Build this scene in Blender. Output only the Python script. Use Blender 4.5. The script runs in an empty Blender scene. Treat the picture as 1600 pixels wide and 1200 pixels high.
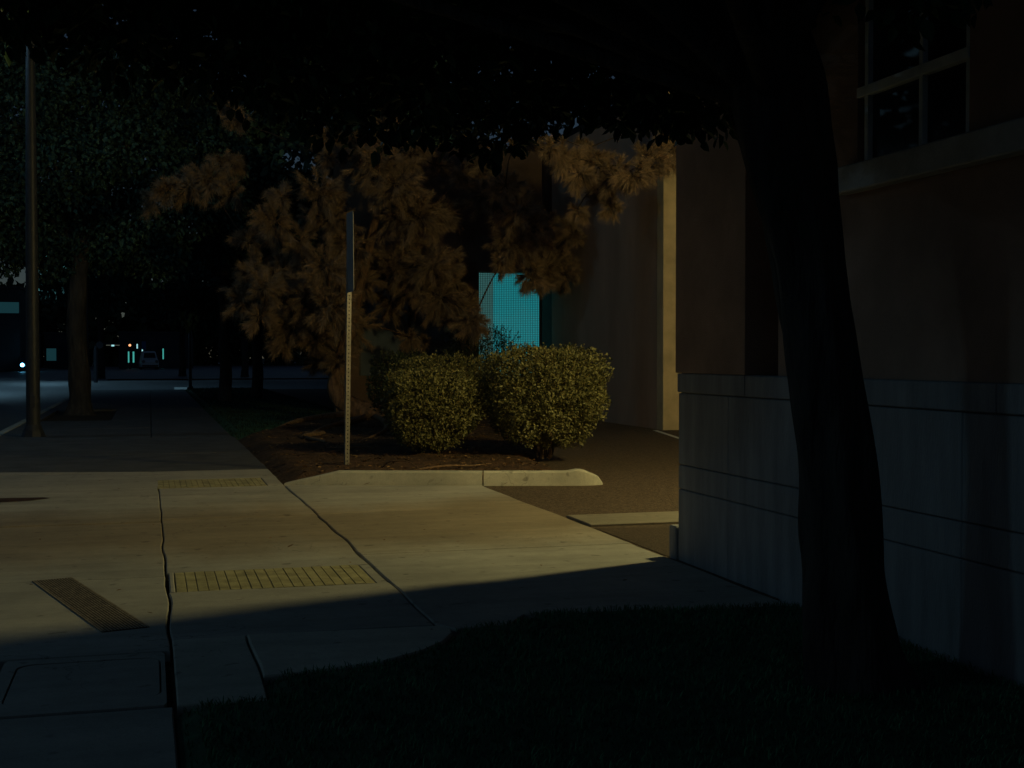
import bpy, bmesh, math, random
import numpy as np
from mathutils import Vector, Matrix, noise

random.seed(11)
RNG = np.random.default_rng(11)
SC = bpy.context.scene
COL = SC.collection

# ------------------------------------------------------------------ camera
cd = bpy.data.cameras.new("camera")
cd.sensor_width = 36.0
cd.lens = 45.0
cd.clip_start = 0.05
cd.clip_end = 2000.0
cam = bpy.data.objects.new("camera", cd)
COL.objects.link(cam)
cam.location = (0.0, 0.0, 1.5)
cam.rotation_euler = (math.radians(90 - 1.232), 0.0, math.radians(-15.77))
SC.camera = cam

# ------------------------------------------------------------------ night sky, exposure
W = bpy.data.worlds.new("World")
SC.world = W
W.use_nodes = True
wn = W.node_tree.nodes
wl = W.node_tree.links
wn.clear()
sky = wn.new("ShaderNodeTexSky")
sky.sky_type = 'NISHITA'
sky.sun_disc = False
sky.sun_elevation = math.radians(24.0)   # a high moon stands in the sun's place; strength keeps it night
sky.sun_rotation = math.radians(200.0)
sky.altitude = 50.0
sky.dust_density = 0.0
sky.ozone_density = 4.0
bg = wn.new("ShaderNodeBackground")
bg.inputs[1].default_value = 0.0056
wo = wn.new("ShaderNodeOutputWorld")
wl.new(sky.outputs[0], bg.inputs[0])
wl.new(bg.outputs[0], wo.inputs[0])

SC.view_settings.view_transform = 'Standard'
SC.view_settings.look = 'None'
SC.view_settings.exposure = 0.0
SC.view_settings.gamma = 1.0
SC.view_settings.use_curve_mapping = False
SC.cycles.use_denoising = True
SC.cycles.use_adaptive_sampling = True
SC.cycles.adaptive_threshold = 0.02
SC.cycles.max_bounces = 4
SC.cycles.diffuse_bounces = 3
SC.cycles.glossy_bounces = 2
SC.cycles.transparent_max_bounces = 8
SC.cycles.sample_clamp_indirect = 2.0
SC.cycles.blur_glossy = 1.0

SODIUM_POS = (8.5, 10.42, 5.2)
SODIUM_POWER = 1100.0
SODIUM_COL = (1.0, 0.86, 0.34)
COOL_COL = (0.36, 0.74, 1.0)
STREET_POWER = 100.0
CROSS_POWER = 2100.0
NEAR_FILL_POWER = 190.0

# ------------------------------------------------------------------ materials
MATS = {}
def _mat(name):
    m = bpy.data.materials.new(name)
    m.use_nodes = True
    nt = m.node_tree
    b = nt.nodes["Principled BSDF"]
    return m, nt, b

def mat(name, col, rough=0.8, scale=6.0, var=0.35, bump=0.25, bscale=60.0, metallic=0.0, spec=0.3,
        col2=None, island=0.0, stretch=(1, 1, 1), bdist=0.02, coords='pos'):
    """Noise-driven colour (two octaves of variation), optional per-island shade change, bump."""
    if name in MATS:
        return MATS[name]
    m, nt, b = _mat(name)
    N, L = nt.nodes, nt.links
    if coords == 'pos':
        src = N.new("ShaderNodeNewGeometry").outputs["Position"]
    else:
        src = N.new("ShaderNodeTexCoord").outputs["Object"]
    mp = N.new("ShaderNodeMapping")
    mp.inputs["Scale"].default_value = stretch
    L.new(src, mp.inputs[0])
    n1 = N.new("ShaderNodeTexNoise")
    n1.inputs["Scale"].default_value = scale
    n1.inputs["Detail"].default_value = 7.0
    n1.inputs["Roughness"].default_value = 0.6
    L.new(mp.outputs[0], n1.inputs["Vector"])
    rmp = N.new("ShaderNodeValToRGB")
    c2 = col2 or tuple(c * (1 - var) for c in col)
    c1 = tuple(min(1, c * (1 + var * 0.5)) for c in col)
    rmp.color_ramp.elements[0].position = 0.33
    rmp.color_ramp.elements[1].position = 0.68
    rmp.color_ramp.elements[0].color = (*c2, 1)
    rmp.color_ramp.elements[1].color = (*c1, 1)
    L.new(n1.outputs["Fac"], rmp.inputs[0])
    out = rmp.outputs[0]
    if island > 0:
        g = N.new("ShaderNodeNewGeometry")
        mr = N.new("ShaderNodeMapRange")
        mr.inputs[3].default_value = 1 - island
        mr.inputs[4].default_value = 1 + island
        L.new(g.outputs["Random Per Island"], mr.inputs[0])
        mx = N.new("ShaderNodeVectorMath")
        mx.operation = 'SCALE'
        L.new(out, mx.inputs[0])
        L.new(mr.outputs[0], mx.inputs["Scale"])
        out = mx.outputs[0]
    L.new(out, b.inputs["Base Color"])
    b.inputs["Roughness"].default_value = rough
    b.inputs["Metallic"].default_value = metallic
    b.inputs["Specular IOR Level"].default_value = spec
    if bump > 0:
        n2 = N.new("ShaderNodeTexNoise")
        n2.inputs["Scale"].default_value = bscale
        n2.inputs["Detail"].default_value = 5.0
        L.new(mp.outputs[0], n2.inputs["Vector"])
        bp = N.new("ShaderNodeBump")
        bp.inputs["Strength"].default_value = bump
        bp.inputs["Distance"].default_value = bdist
        L.new(n2.outputs["Fac"], bp.inputs["Height"])
        L.new(bp.outputs[0], b.inputs["Normal"])
    MATS[name] = m
    return m

def emat(name, col, strength):
    if name in MATS:
        return MATS[name]
    m, nt, b = _mat(name)
    b.inputs["Base Color"].default_value = (0.02, 0.02, 0.02, 1)
    b.inputs["Emission Color"].default_value = (*col, 1)
    b.inputs["Emission Strength"].default_value = strength
    MATS[name] = m
    return m

def concrete_mat(name, col, tracks=True):
    """Weathered concrete: broad blotches, streaks along the drive, fine grain, tyre grime where cars cross."""
    if name in MATS:
        return MATS[name]
    m, nt, b = _mat(name)
    N, L = nt.nodes, nt.links
    g = N.new("ShaderNodeNewGeometry")
    def nz(scale, stretch=(1, 1, 1), detail=6.0, rough=0.6):
        mp = N.new("ShaderNodeMapping")
        mp.inputs["Scale"].default_value = stretch
        L.new(g.outputs["Position"], mp.inputs[0])
        n = N.new("ShaderNodeTexNoise")
        n.inputs["Scale"].default_value = scale
        n.inputs["Detail"].default_value = detail
        n.inputs["Roughness"].default_value = rough
        L.new(mp.outputs[0], n.inputs["Vector"])
        return n.outputs["Fac"]
    def rng(src, a, bb, c, d):
        mr = N.new("ShaderNodeMapRange")
        mr.inputs[1].default_value = a
        mr.inputs[2].default_value = bb
        mr.inputs[3].default_value = c
        mr.inputs[4].default_value = d
        L.new(src, mr.inputs[0])
        return mr.outputs[0]
    def mul(a, bb):
        mm = N.new("ShaderNodeMath")
        mm.operation = 'MULTIPLY'
        L.new(a, mm.inputs[0])
        L.new(bb, mm.inputs[1])
        return mm.outputs[0]
    f = rng(nz(0.9), 0.3, 0.7, 0.80, 1.12)
    f = mul(f, rng(nz(1.6, (0.22, 2.2, 1)), 0.32, 0.68, 0.82, 1.10))
    f = mul(f, rng(nz(9.0), 0.3, 0.7, 0.90, 1.06))
    f = mul(f, rng(nz(120.0, detail=2.0), 0.3, 0.7, 0.88, 1.10))
    vo = N.new("ShaderNodeTexVoronoi")
    vo.feature = 'DISTANCE_TO_EDGE'
    vo.inputs["Scale"].default_value = 0.42
    wv = N.new("ShaderNodeVectorMath")
    wv.operation = 'ADD'
    nd_ = N.new("ShaderNodeTexNoise")
    nd_.inputs["Scale"].default_value = 2.6
    nd_.inputs["Detail"].default_value = 6.0
    L.new(g.outputs["Position"], nd_.inputs["Vector"])
    L.new(g.outputs["Position"], wv.inputs[0])
    L.new(nd_.outputs["Color"], wv.inputs[1])
    L.new(wv.outputs[0], vo.inputs["Vector"])
    hair = rng(vo.outputs["Distance"], 0.0008, 0.0030, 1.0, 0.0)
    hair = mul(hair, rng(nz(0.55, detail=2.0), 0.47, 0.56, 0.0, 1.0))
    f = mul(f, rng(hair, 0, 1, 1.0, 0.55))
    f = mul(f, rng(nz(26.0, detail=3.0), 0.62, 0.74, 1.0, 0.80))
    spots = rng(nz(7.0, detail=1.0), 0.68, 0.75, 1.0, 0.60)      # gum and oil spots
    f = mul(f, spots)
    grime = None
    if tracks:
        sep = N.new("ShaderNodeSeparateXYZ")
        L.new(g.outputs["Position"], sep.inputs[0])
        wob = rng(nz(0.7, (1, 0.4, 1)), 0.0, 1.0, -1.3, 1.3)
        ad = N.new("ShaderNodeMath")
        ad.operation = 'ADD'
        L.new(sep.outputs[1], ad.inputs[0])
        L.new(wob, ad.inputs[1])
        a1 = rng(ad.outputs[0], 9.4, 10.6, 0.0, 1.0)
        a2 = rng(ad.outputs[0], 12.2, 13.4, 1.0, 0.0)
        grime = mul(a1, a2)
        f = mul(f, rng(grime, 0, 1, 1.0, 0.72))
    mx = N.new("ShaderNodeMix")
    mx.data_type = 'RGBA'
    mx.inputs[6].default_value = (*col, 1)
    mx.inputs[7].default_value = (col[0] * 0.98, col[1] * 0.84, col[2] * 0.66, 1)
    if grime is not None:
        L.new(grime, mx.inputs[0])
    else:
        mx.inputs[0].default_value = 0.15
    sc = N.new("ShaderNodeVectorMath")
    sc.operation = 'SCALE'
    L.new(mx.outputs[2], sc.inputs[0])
    L.new(f, sc.inputs["Scale"])
    L.new(sc.outputs[0], b.inputs["Base Color"])
    b.inputs["Roughness"].default_value = 0.72
    b.inputs["Specular IOR Level"].default_value = 0.35
    bp = N.new("ShaderNodeBump")
    bp.inputs["Strength"].default_value = 0.35
    bp.inputs["Distance"].default_value = 0.004
    L.new(nz(90.0, detail=4.0), bp.inputs["Height"])
    bp2 = N.new("ShaderNodeBump")
    bp2.inputs["Strength"].default_value = 0.25
    bp2.inputs["Distance"].default_value = 0.02
    L.new(nz(5.0, (0.4, 1.6, 1)), bp2.inputs["Height"])
    L.new(bp.outputs[0], bp2.inputs["Normal"])
    L.new(bp2.outputs[0], b.inputs["Normal"])
    MATS[name] = m
    return m

CONC = concrete_mat("sidewalk_concrete", (0.40, 0.385, 0.345))
KERBC = concrete_mat("kerb_concrete", (0.52, 0.52, 0.45), tracks=False)
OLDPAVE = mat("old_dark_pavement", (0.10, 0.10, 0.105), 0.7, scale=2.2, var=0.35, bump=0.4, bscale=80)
YELLOWD = mat("groove_grime", (0.33, 0.29, 0.17), 0.9, scale=9, var=0.4)
YELLOW = mat("faded_yellow_concrete", (0.42, 0.375, 0.20), 0.75, scale=7, var=0.4, bump=0.3, bscale=90)
GUTC = concrete_mat("gutter_concrete", (0.23, 0.215, 0.175), tracks=False)
DIRT = mat("joint_dirt", (0.05, 0.035, 0.022), 0.95, scale=12, var=0.5)
SOIL = mat("planter_soil", (0.10, 0.055, 0.03), 0.95, scale=5, var=0.6, bump=0.9, bscale=35, bdist=0.05)
ASPH = mat("driveway_asphalt", (0.125, 0.088, 0.06), 0.8, scale=34, var=0.7, bump=1.0, bscale=60, bdist=0.03, spec=0.35)
ROADM = mat("street_asphalt", (0.10, 0.105, 0.11), 0.45, scale=3, var=0.35, bump=0.4, bscale=60, spec=0.5)
PATCH = mat("asphalt_patch", (0.085, 0.06, 0.042), 0.85, scale=60, var=0.6, bump=0.8, bscale=120)
EARTH = mat("bare_earth", (0.05, 0.045, 0.035), 0.95, scale=2, var=0.5)
TURF = mat("turf_soil", (0.04, 0.11, 0.06), 0.95, scale=6, var=0.5)
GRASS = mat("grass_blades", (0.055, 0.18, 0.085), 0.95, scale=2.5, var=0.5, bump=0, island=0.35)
WHITEP = mat("road_paint", (0.70, 0.70, 0.66), 0.6, scale=20, var=0.3, bump=0.2)
STONE = mat("cast_stone", (0.34, 0.34, 0.345), 0.8, scale=4, var=0.28, bump=0.4, bscale=70, stretch=(1.6, 1.6, 0.25))
STONED = mat("stone_joint", (0.26, 0.255, 0.25), 0.9, scale=8, var=0.3)
STUCCO = mat("brown_stucco", (0.44, 0.285, 0.21), 0.88, scale=2.2, var=0.22, bump=0.7, bscale=110, bdist=0.01)
SILLM = mat("sill_stone", (0.58, 0.56, 0.53), 0.7, scale=5, var=0.25, bump=0.3)
FRAMEM = mat("painted_frame", (0.78, 0.80, 0.80), 0.45, scale=9, var=0.15, bump=0.1)
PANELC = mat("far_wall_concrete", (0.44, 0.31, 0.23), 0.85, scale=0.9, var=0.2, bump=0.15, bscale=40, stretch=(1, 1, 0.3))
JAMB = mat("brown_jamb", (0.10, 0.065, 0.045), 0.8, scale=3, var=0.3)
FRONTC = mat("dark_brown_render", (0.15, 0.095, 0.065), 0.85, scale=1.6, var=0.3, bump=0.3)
PILLC = mat("pillar_concrete", (0.55, 0.44, 0.27), 0.75, scale=2.2, var=0.22, bump=0.3, bscale=60)
DARKM = mat("dark_frame_metal", (0.03, 0.028, 0.026), 0.5, scale=6, var=0.3, bump=0.1)
IRON = mat("grate_iron", (0.30, 0.245, 0.17), 0.7, scale=30, var=0.5, bump=0.4, metallic=0.2)
HOLE_SHADE = mat("hole_shade_black", (0.015, 0.012, 0.01), 0.95, scale=12, var=0.4)  # near-black standing in for the shade down inside openings
STEEL = mat("galvanised_steel", (0.25, 0.24, 0.215), 0.45, scale=25, var=0.25, bump=0.1, metallic=0.5)
SIGNB = mat("sign_back", (0.30, 0.30, 0.30), 0.5, scale=4, var=0.2, bump=0.05, metallic=0.5)
POLEM = mat("pole_paint", (0.036, 0.039, 0.048), 0.45, scale=7, var=0.25, bump=0.1)
BARKN = mat("shade_tree_bark", (0.06, 0.052, 0.045), 0.9, scale=9, var=0.5, bump=1.0, bscale=16, stretch=(1, 1, 0.22), bdist=0.06)
BARKP = mat("pine_bark", (0.20, 0.115, 0.065), 0.9, scale=10, var=0.6, bump=1.0, bscale=13, stretch=(1, 1, 0.3), bdist=0.07)
TWIG = mat("pine_twigs", (0.07, 0.045, 0.03), 0.85, scale=20, var=0.4, bump=0.3)
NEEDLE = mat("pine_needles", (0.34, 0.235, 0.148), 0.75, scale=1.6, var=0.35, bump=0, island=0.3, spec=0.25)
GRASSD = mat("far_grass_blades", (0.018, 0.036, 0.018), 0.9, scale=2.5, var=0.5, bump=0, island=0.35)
LEAFN = mat("shade_tree_leaves", (0.035, 0.085, 0.035), 0.55, scale=1.2, var=0.4, bump=0, island=0.4)
LEAFS = mat("street_tree_leaves", (0.05, 0.10, 0.075), 0.85, scale=0.8, var=0.5, bump=0, island=0.4)
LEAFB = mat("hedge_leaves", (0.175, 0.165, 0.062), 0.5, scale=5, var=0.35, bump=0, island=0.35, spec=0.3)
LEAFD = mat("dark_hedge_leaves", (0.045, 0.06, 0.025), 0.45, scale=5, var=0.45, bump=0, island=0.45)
STEMM = mat("shrub_stems", (0.10, 0.07, 0.045), 0.9, scale=30, var=0.4, bump=0.4)
LITTER = mat("dry_leaf_litter", (0.22, 0.13, 0.06), 0.8, scale=3, var=0.5, bump=0, island=0.5)
ROOTM = mat("surface_roots", (0.22, 0.135, 0.08), 0.9, scale=14, var=0.5, bump=0.8, bscale=30)
CARM = mat("car_paint", (0.05, 0.055, 0.065), 0.25, scale=3, var=0.1, bump=0, spec=0.6)
VANM = mat("van_paint", (0.62, 0.66, 0.68), 0.3, scale=3, var=0.08, bump=0, spec=0.6)
RUBBER = mat("tyre_rubber", (0.02, 0.02, 0.02), 0.85, scale=20, var=0.3)
FARW = mat("far_shop_wall", (0.22, 0.24, 0.25), 0.8, scale=0.6, var=0.3, bump=0.2)
FARD = mat("far_dark_wall", (0.06, 0.065, 0.07), 0.8, scale=0.6, var=0.3, bump=0.2)
BLUES = mat("blue_sign_paint", (0.03, 0.12, 0.30), 0.5, scale=3, var=0.1, bump=0)
REDBROWN = mat("dark_red_brown", (0.06, 0.025, 0.014), 0.9, scale=9, var=0.6, bump=0.5)

m, nt, b = _mat("window_glass")
b.inputs["Base Color"].default_value = (0.012, 0.016, 0.02, 1)
b.inputs["Roughness"].default_value = 0.3
b.inputs["Specular IOR Level"].default_value = 0.6
GLASS = m

BLIND = mat("closed_blinds", (0.10, 0.13, 0.17), 0.7, scale=2, var=0.2, bump=0.1)
E_SODIUM = emat("sodium_bulb", (1.0, 0.72, 0.28), 30)
E_COOL = emat("cool_lamp_lens", (0.5, 0.85, 1.0), 25)
E_HEAD = emat("headlight_lens", (0.14, 0.62, 1.0), 16)
E_CYAN = emat("lit_cyan_room", (0.014, 0.22, 0.245), 1.0)
E_CURT = emat("lit_curtain", (0.035, 0.115, 0.11), 1.0)
E_TEAL = emat("teal_shop_light", (0.01, 0.17, 0.22), 1.0)
E_TEALD = emat("teal_fascia_light", (0.006, 0.028, 0.034), 1.0)
E_GREEN = emat("green_door_light", (0.05, 0.34, 0.30), 1.0)
E_ORANGE = emat("orange_signal", (1.0, 0.42, 0.18), 1.6)
E_WHITE = emat("white_strip_light", (0.35, 0.75, 0.80), 1.0)
E_DIM = emat("dim_strip_light", (0.05, 0.055, 0.045), 1.0)

# ------------------------------------------------------------------ helpers
def tag(o, label=None, cat=None, group=None, kind=None):
    if label: o["label"] = label
    if cat: o["category"] = cat
    if group: o["group"] = group
    if kind: o["kind"] = kind
    return o

def empty(name, loc=(0, 0, 0), rz=0.0, label=None, cat=None, group=None, kind=None):
    o = bpy.data.objects.new(name, None)
    o.empty_display_size = 0.2
    o.location = loc
    o.rotation_euler = (0, 0, rz)
    COL.objects.link(o)
    return tag(o, label, cat, group, kind)

def link(name, me, material=None, parent=None, loc=None, rot=None):
    if material is not None and not me.materials:
        me.materials.append(material)
    o = bpy.data.objects.new(name, me)
    COL.objects.link(o)
    if parent is not None:
        o.parent = parent
    if loc is not None: o.location = loc
    if rot is not None: o.rotation_euler = rot
    return o

def npmesh(name, V, Fq, smooth=False):
    """verts (N,3), faces (M,k) with one k"""
    V = np.asarray(V, dtype=np.float32)
    Fq = np.asarray(Fq, dtype=np.int32)
    k = Fq.shape[1]
    me = bpy.data.meshes.new(name)
    me.vertices.add(len(V))
    me.vertices.foreach_set("co", V.ravel())
    me.loops.add(Fq.size)
    me.loops.foreach_set("vertex_index", Fq.ravel())
    me.polygons.add(len(Fq))
    me.polygons.foreach_set("loop_start", np.arange(0, Fq.size, k, dtype=np.int32))
    me.polygons.foreach_set("loop_total", np.full(len(Fq), k, dtype=np.int32))
    if smooth:
        me.polygons.foreach_set("use_smooth", np.ones(len(Fq), dtype=bool))
    me.update(calc_edges=True)
    me.validate()
    return me

def bm_mesh(name, bm, smooth=False):
    me = bpy.data.meshes.new(name)
    bmesh.ops.recalc_face_normals(bm, faces=bm.faces)
    if smooth:
        for f in bm.faces: f.smooth = True
    bm.to_mesh(me)
    bm.free()
    return me

def add_box(bm, lo, hi):
    vs = [bm.verts.new((x, y, z)) for z in (lo[2], hi[2]) for y in (lo[1], hi[1]) for x in (lo[0], hi[0])]
    for f in ((0, 1, 3, 2), (4, 6, 7, 5), (0, 4, 5, 1), (1, 5, 7, 3), (3, 7, 6, 2), (2, 6, 4, 0)):
        bm.faces.new([vs[i] for i in f])
    return vs

def box_mesh(name, lo, hi, bevel=0.0, seg=1):
    bm = bmesh.new()
    add_box(bm, lo, hi)
    if bevel > 0:
        bmesh.ops.bevel(bm, geom=list(bm.edges), offset=bevel, segments=seg, affect='EDGES')
    return bm_mesh(name, bm)

def box(name, lo, hi, material, parent=None, bevel=0.0):
    return link(name, box_mesh(name, lo, hi, bevel), material, parent)

def tube(points, radii, sides=8, rough=0.0, freq=2.0, cap=True, seed=0.0):
    """V, F arrays for a tapered tube along points."""
    P = [Vector(p) for p in points]
    n = len(P)
    V, Fq = [], []
    ref = Vector((0, 1, 0.01)).normalized()
    for i in range(n):
        t = (P[min(i + 1, n - 1)] - P[max(i - 1, 0)])
        if t.length < 1e-6: t = Vector((0, 0, 1))
        t.normalize()
        a = t.cross(ref)
        if a.length < 1e-3: a = t.cross(Vector((1, 0, 0)))
        a.normalize()
        bb = t.cross(a)
        for k in range(sides):
            th = 2 * math.pi * k / sides
            r = radii[i]
            if rough:
                r *= 1 + rough * noise.noise(Vector((math.cos(th) * freq + seed, math.sin(th) * freq, P[i].z * 1.5 + seed)))
                if sides > 30:
                    r += 0.010 * abs(noise.noise(Vector((math.cos(th) * 6, math.sin(th) * 6, P[i].z * 2.2)))) + 0.05 * max(0, 1 - P[i].z * 2.5) * noise.noise(Vector((math.cos(th) * 2.2, math.sin(th) * 2.2, 5)))
            V.append(P[i] + (a * math.cos(th) + bb * math.sin(th)) * r)
    for i in range(n - 1):
        for k in range(sides):
            k2 = (k + 1) % sides
            Fq.append((i * sides + k, i * sides + k2, (i + 1) * sides + k2, (i + 1) * sides + k))
    return [tuple(v) for v in V], Fq

def smooth_path(pts, n):
    """Catmull-Rom through pts"""
    pts = [Vector(p) for p in pts]
    q = [pts[0] * 2 - pts[1]] + pts + [pts[-1] * 2 - pts[-2]]
    out = []
    segs = len(pts) - 1
    for i in range(n):
        u = i / (n - 1) * segs
        k = min(int(u), segs - 1)
        t = u - k
        p0, p1, p2, p3 = q[k:k + 4]
        out.append(0.5 * ((2 * p1) + (p2 - p0) * t + (2 * p0 - 5 * p1 + 4 * p2 - p3) * t * t + (3 * p1 - p0 - 3 * p2 + p3) * t ** 3))
    return out

class Acc:
    """collects tubes into one mesh"""
    def __init__(self): self.V, self.F = [], []
    def add(self, V, Fq):
        o = len(self.V)
        self.V += V
        self.F += [tuple(i + o for i in f) for f in Fq]
    def mesh(self, name, smooth=True): return npmesh(name, self.V, self.F, smooth)

def lathe(name, prof, sides=20, smooth=True):
    V, Fq = [], []
    for r, z in prof:
        for k in range(sides):
            th = 2 * math.pi * k / sides
            V.append((r * math.cos(th), r * math.sin(th), z))
    for i in range(len(prof) - 1):
        for k in range(sides):
            k2 = (k + 1) % sides
            Fq.append((i * sides + k, i * sides + k2, (i + 1) * sides + k2, (i + 1) * sides + k))
    return npmesh(name, V, Fq, smooth)

def unit(a):
    return a / np.maximum(np.linalg.norm(a, axis=1, keepdims=True), 1e-9)

def leaf_mesh(name, C, D, Nn, length, width, bend=0.18):
    """one folded leaf (two quads sharing a midrib) per row: C base, D direction, Nn rough normal"""
    D = unit(D)
    S = unit(np.cross(D, Nn))
    U = np.cross(S, D)
    L = np.asarray(length)[:, None]
    Wd = np.asarray(width)[:, None]
    base = C
    tip = C + D * L - U * L * bend
    m1 = C + D * L * 0.35
    m2 = C + D * L * 0.72 - U * L * bend * 0.35
    l1 = m1 + S * Wd * 0.5 + U * Wd * 0.16
    l2 = m2 + S * Wd * 0.38 + U * Wd * 0.12
    r1 = m1 - S * Wd * 0.5 + U * Wd * 0.16
    r2 = m2 - S * Wd * 0.38 + U * Wd * 0.12
    V = np.stack([base, l1, l2, tip, r1, r2], 1).reshape(-1, 3)
    n = len(C)
    i = (np.arange(n) * 6)[:, None]
    Fq = np.concatenate([i + np.array([[0, 3, 2, 1]]), i + np.array([[0, 4, 5, 3]])], 0)
    return npmesh(name, V, Fq)

def in_poly(P, poly):
    x, y = P[:, 0], P[:, 1]
    ins = np.zeros(len(P), bool)
    j = len(poly) - 1
    for i in range(len(poly)):
        xi, yi = poly[i]
        xj, yj = poly[j]
        c = ((yi > y) != (yj > y)) & (x < (xj - xi) * (y - yi) / (yj - yi + 1e-12) + xi)
        ins ^= c
        j = i
    return ins

def poly_dist(P, poly):
    d = np.full(len(P), 1e9)
    for i in range(len(poly)):
        a = np.array(poly[i]); bb = np.array(poly[(i + 1) % len(poly)])
        ab = bb - a
        t = np.clip(((P - a) @ ab) / (ab @ ab), 0, 1)
        d = np.minimum(d, np.linalg.norm(P - (a + t[:, None] * ab), axis=1))
    return d

def fbm(x, y, s, seed=0.0):
    return np.array([noise.noise(Vector((a * s + seed, b_ * s, seed))) + 0.5 * noise.noise(Vector((a * s * 2.3, b_ * s * 2.3 + seed, 7))) for a, b_ in zip(x, y)])

def mound(name, poly, cell, top, slope, edge, amp, nscale, material, seed):
    """bed of earth that dips under its surround at the rim; returns object and a height sampler"""
    xs = [p[0] for p in poly]; ys = [p[1] for p in poly]
    gx = np.arange(min(xs) - cell, max(xs) + cell * 2, cell)
    gy = np.arange(min(ys) - cell, max(ys) + cell * 2, cell)
    X, Y = np.meshgrid(gx, gy)
    P = np.stack([X.ravel(), Y.ravel()], 1)
    ins = in_poly(P, poly)
    d = poly_dist(P, poly)
    sd = np.where(ins, d, -d)
    h = edge + np.minimum(np.maximum(sd, -0.3) * slope, top - edge)
    h = h + amp * fbm(P[:, 0], P[:, 1], nscale, seed) * np.clip(sd * 3, 0, 1)
    keep = (sd > -cell * 1.6).reshape(X.shape)
    idx = np.arange(X.size).reshape(X.shape)
    k = keep[:-1, :-1] & keep[1:, :-1] & keep[:-1, 1:] & keep[1:, 1:]
    Fq = np.stack([idx[:-1, :-1][k], idx[:-1, 1:][k], idx[1:, 1:][k], idx[1:, :-1][k]], 1)
    V = np.column_stack([P, h])
    used = np.unique(Fq)
    rm = np.full(len(V), -1); rm[used] = np.arange(len(used))
    me = npmesh(name, V[used], rm[Fq], True)
    o = link(name, me, material)
    H = h.reshape(X.shape)
    def hz(q):
        q = np.asarray(q)
        i = np.clip(((q[:, 0] - gx[0]) / cell).round().astype(int), 0, len(gx) - 1)
        j = np.clip(((q[:, 1] - gy[0]) / cell).round().astype(int), 0, len(gy) - 1)
        return H[j, i]
    return o, hz

def light(name, kind, loc, power, col, parent, size=0.1, spot=None, rot=None):
    ld = bpy.data.lights.new(name, kind)
    ld.energy = power
    ld.color = col
    if kind in ('POINT', 'SPOT'):
        ld.shadow_soft_size = size
    if kind == 'AREA':
        ld.shape = 'DISK'
        ld.size = size
    if kind == 'SPOT' and spot:
        ld.spot_size = math.radians(spot)
        ld.spot_blend = 0.6
    o = bpy.data.objects.new(name, ld)
    COL.objects.link(o)
    o.parent = parent
    o.location = loc
    if rot: o.rotation_euler = rot
    return o

# ------------------------------------------------------------------ ground, streets
def sheet(name, pts, z, material, kind='structure', parent=None):
    me = bpy.data.meshes.new(name)
    me.from_pydata([(x, y, z) for x, y in pts], [], [tuple(range(len(pts)))])
    o = link(name, me, material, parent)
    if kind and parent is None: o["kind"] = kind
    return o

sheet("ground", [(-600, -300), (600, -300), (600, 1200), (-600, 1200)], -0.30, EARTH)
sheet("street", [(-15.0, -40), (-2.92, -40), (-2.92, 400), (-15.0, 400)], -0.14, ROADM)
sheet("cross_street", [(-200, 60.5), (200, 60.5), (200, 92), (-200, 92)], -0.136, ROADM)
sheet("road_marking", [(1.05, 61.5), (1.75, 61.5), (1.9, 70.0), (1.2, 70.0)], -0.130, WHITEP)
far_pave = sheet("far_pavement", [(-2.9, 92.2), (60, 92.2), (60, 330), (-2.9, 330)], -0.05, ROADM)
sheet("forecourt", [(-60, 92.2), (-15.2, 92.2), (-15.2, 330), (-60, 330)], -0.05, ROADM)

# driveway asphalt beyond the property line, seen between planter and wall
drv = sheet("driveway", [(3.715, 7.2), (60, 7.2), (60, 60), (3.715, 60)], -0.012, ASPH)
sheet("parking_line", [(9.86, 24.35), (9.96, 24.35), (9.24, 21.0), (9.14, 21.0)], -0.006, WHITEP)
sheet("asphalt_patch", [(3.75, 10.62), (3.75, 8.95), (4.45, 8.95), (4.9, 9.8), (5.0, 10.3)], -0.007, PATCH)
gut = empty("drain_gutter", kind="structure")
for i, x in enumerate((3.74, 5.5, 7.3, 9.1)):
    o = box("gutter_slab", (x, 0, -0.06), (x + 1.74, 0.68, 0.014 + 0.002 * (i % 2)), GUTC, gut, 0.008)
    o.location = (0, 11.38 - 0.23 * (x - 3.74) - 0.68, 0)

# kerb along the street side of the sidewalk
sk = empty("street_kerb", kind="structure")
for y in np.arange(16.4, 58, 3.0):
    box("kerb_stone", (-2.92, y + 0.006, -0.25), (-2.76, y + 2.994, 0.004), KERBC, sk, 0.012)

# ------------------------------------------------------------------ sidewalk of cast slabs
walk = sheet("sidewalk", [(-2.9, -6), (3.72, -6), (3.72, 60.2), (-2.9, 60.2)], -0.055, DIRT)

def jitter_outline(pts, step=0.16, amp=0.006, seed=0.0):
    out = []
    n = len(pts)
    for i in range(n):
        a = Vector((*pts[i], 0)); bb = Vector((*pts[(i + 1) % n], 0))
        L = (bb - a).length
        k = max(1, int(L / step))
        d = (bb - a).normalized() if L > 0 else Vector((1, 0, 0))
        nr = Vector((abs(d.y), abs(d.x), 0))
        for j in range(k):
            p = a + (bb - a) * (j / k)
            if j:
                w = noise.noise(Vector((round(p.x * 2) * 0.65, p.y * 1.3, 3.0) if abs(d.y) > abs(d.x) else (p.x * 1.3, round(p.y * 2) * 0.65, 3.0))) * 2.2 + 0.25 * noise.noise(Vector((p.x * 6, p.y * 6, 9.0 + seed)))
                p = p + nr * amp * w
            out.append((p.x, p.y))
    return out

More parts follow.
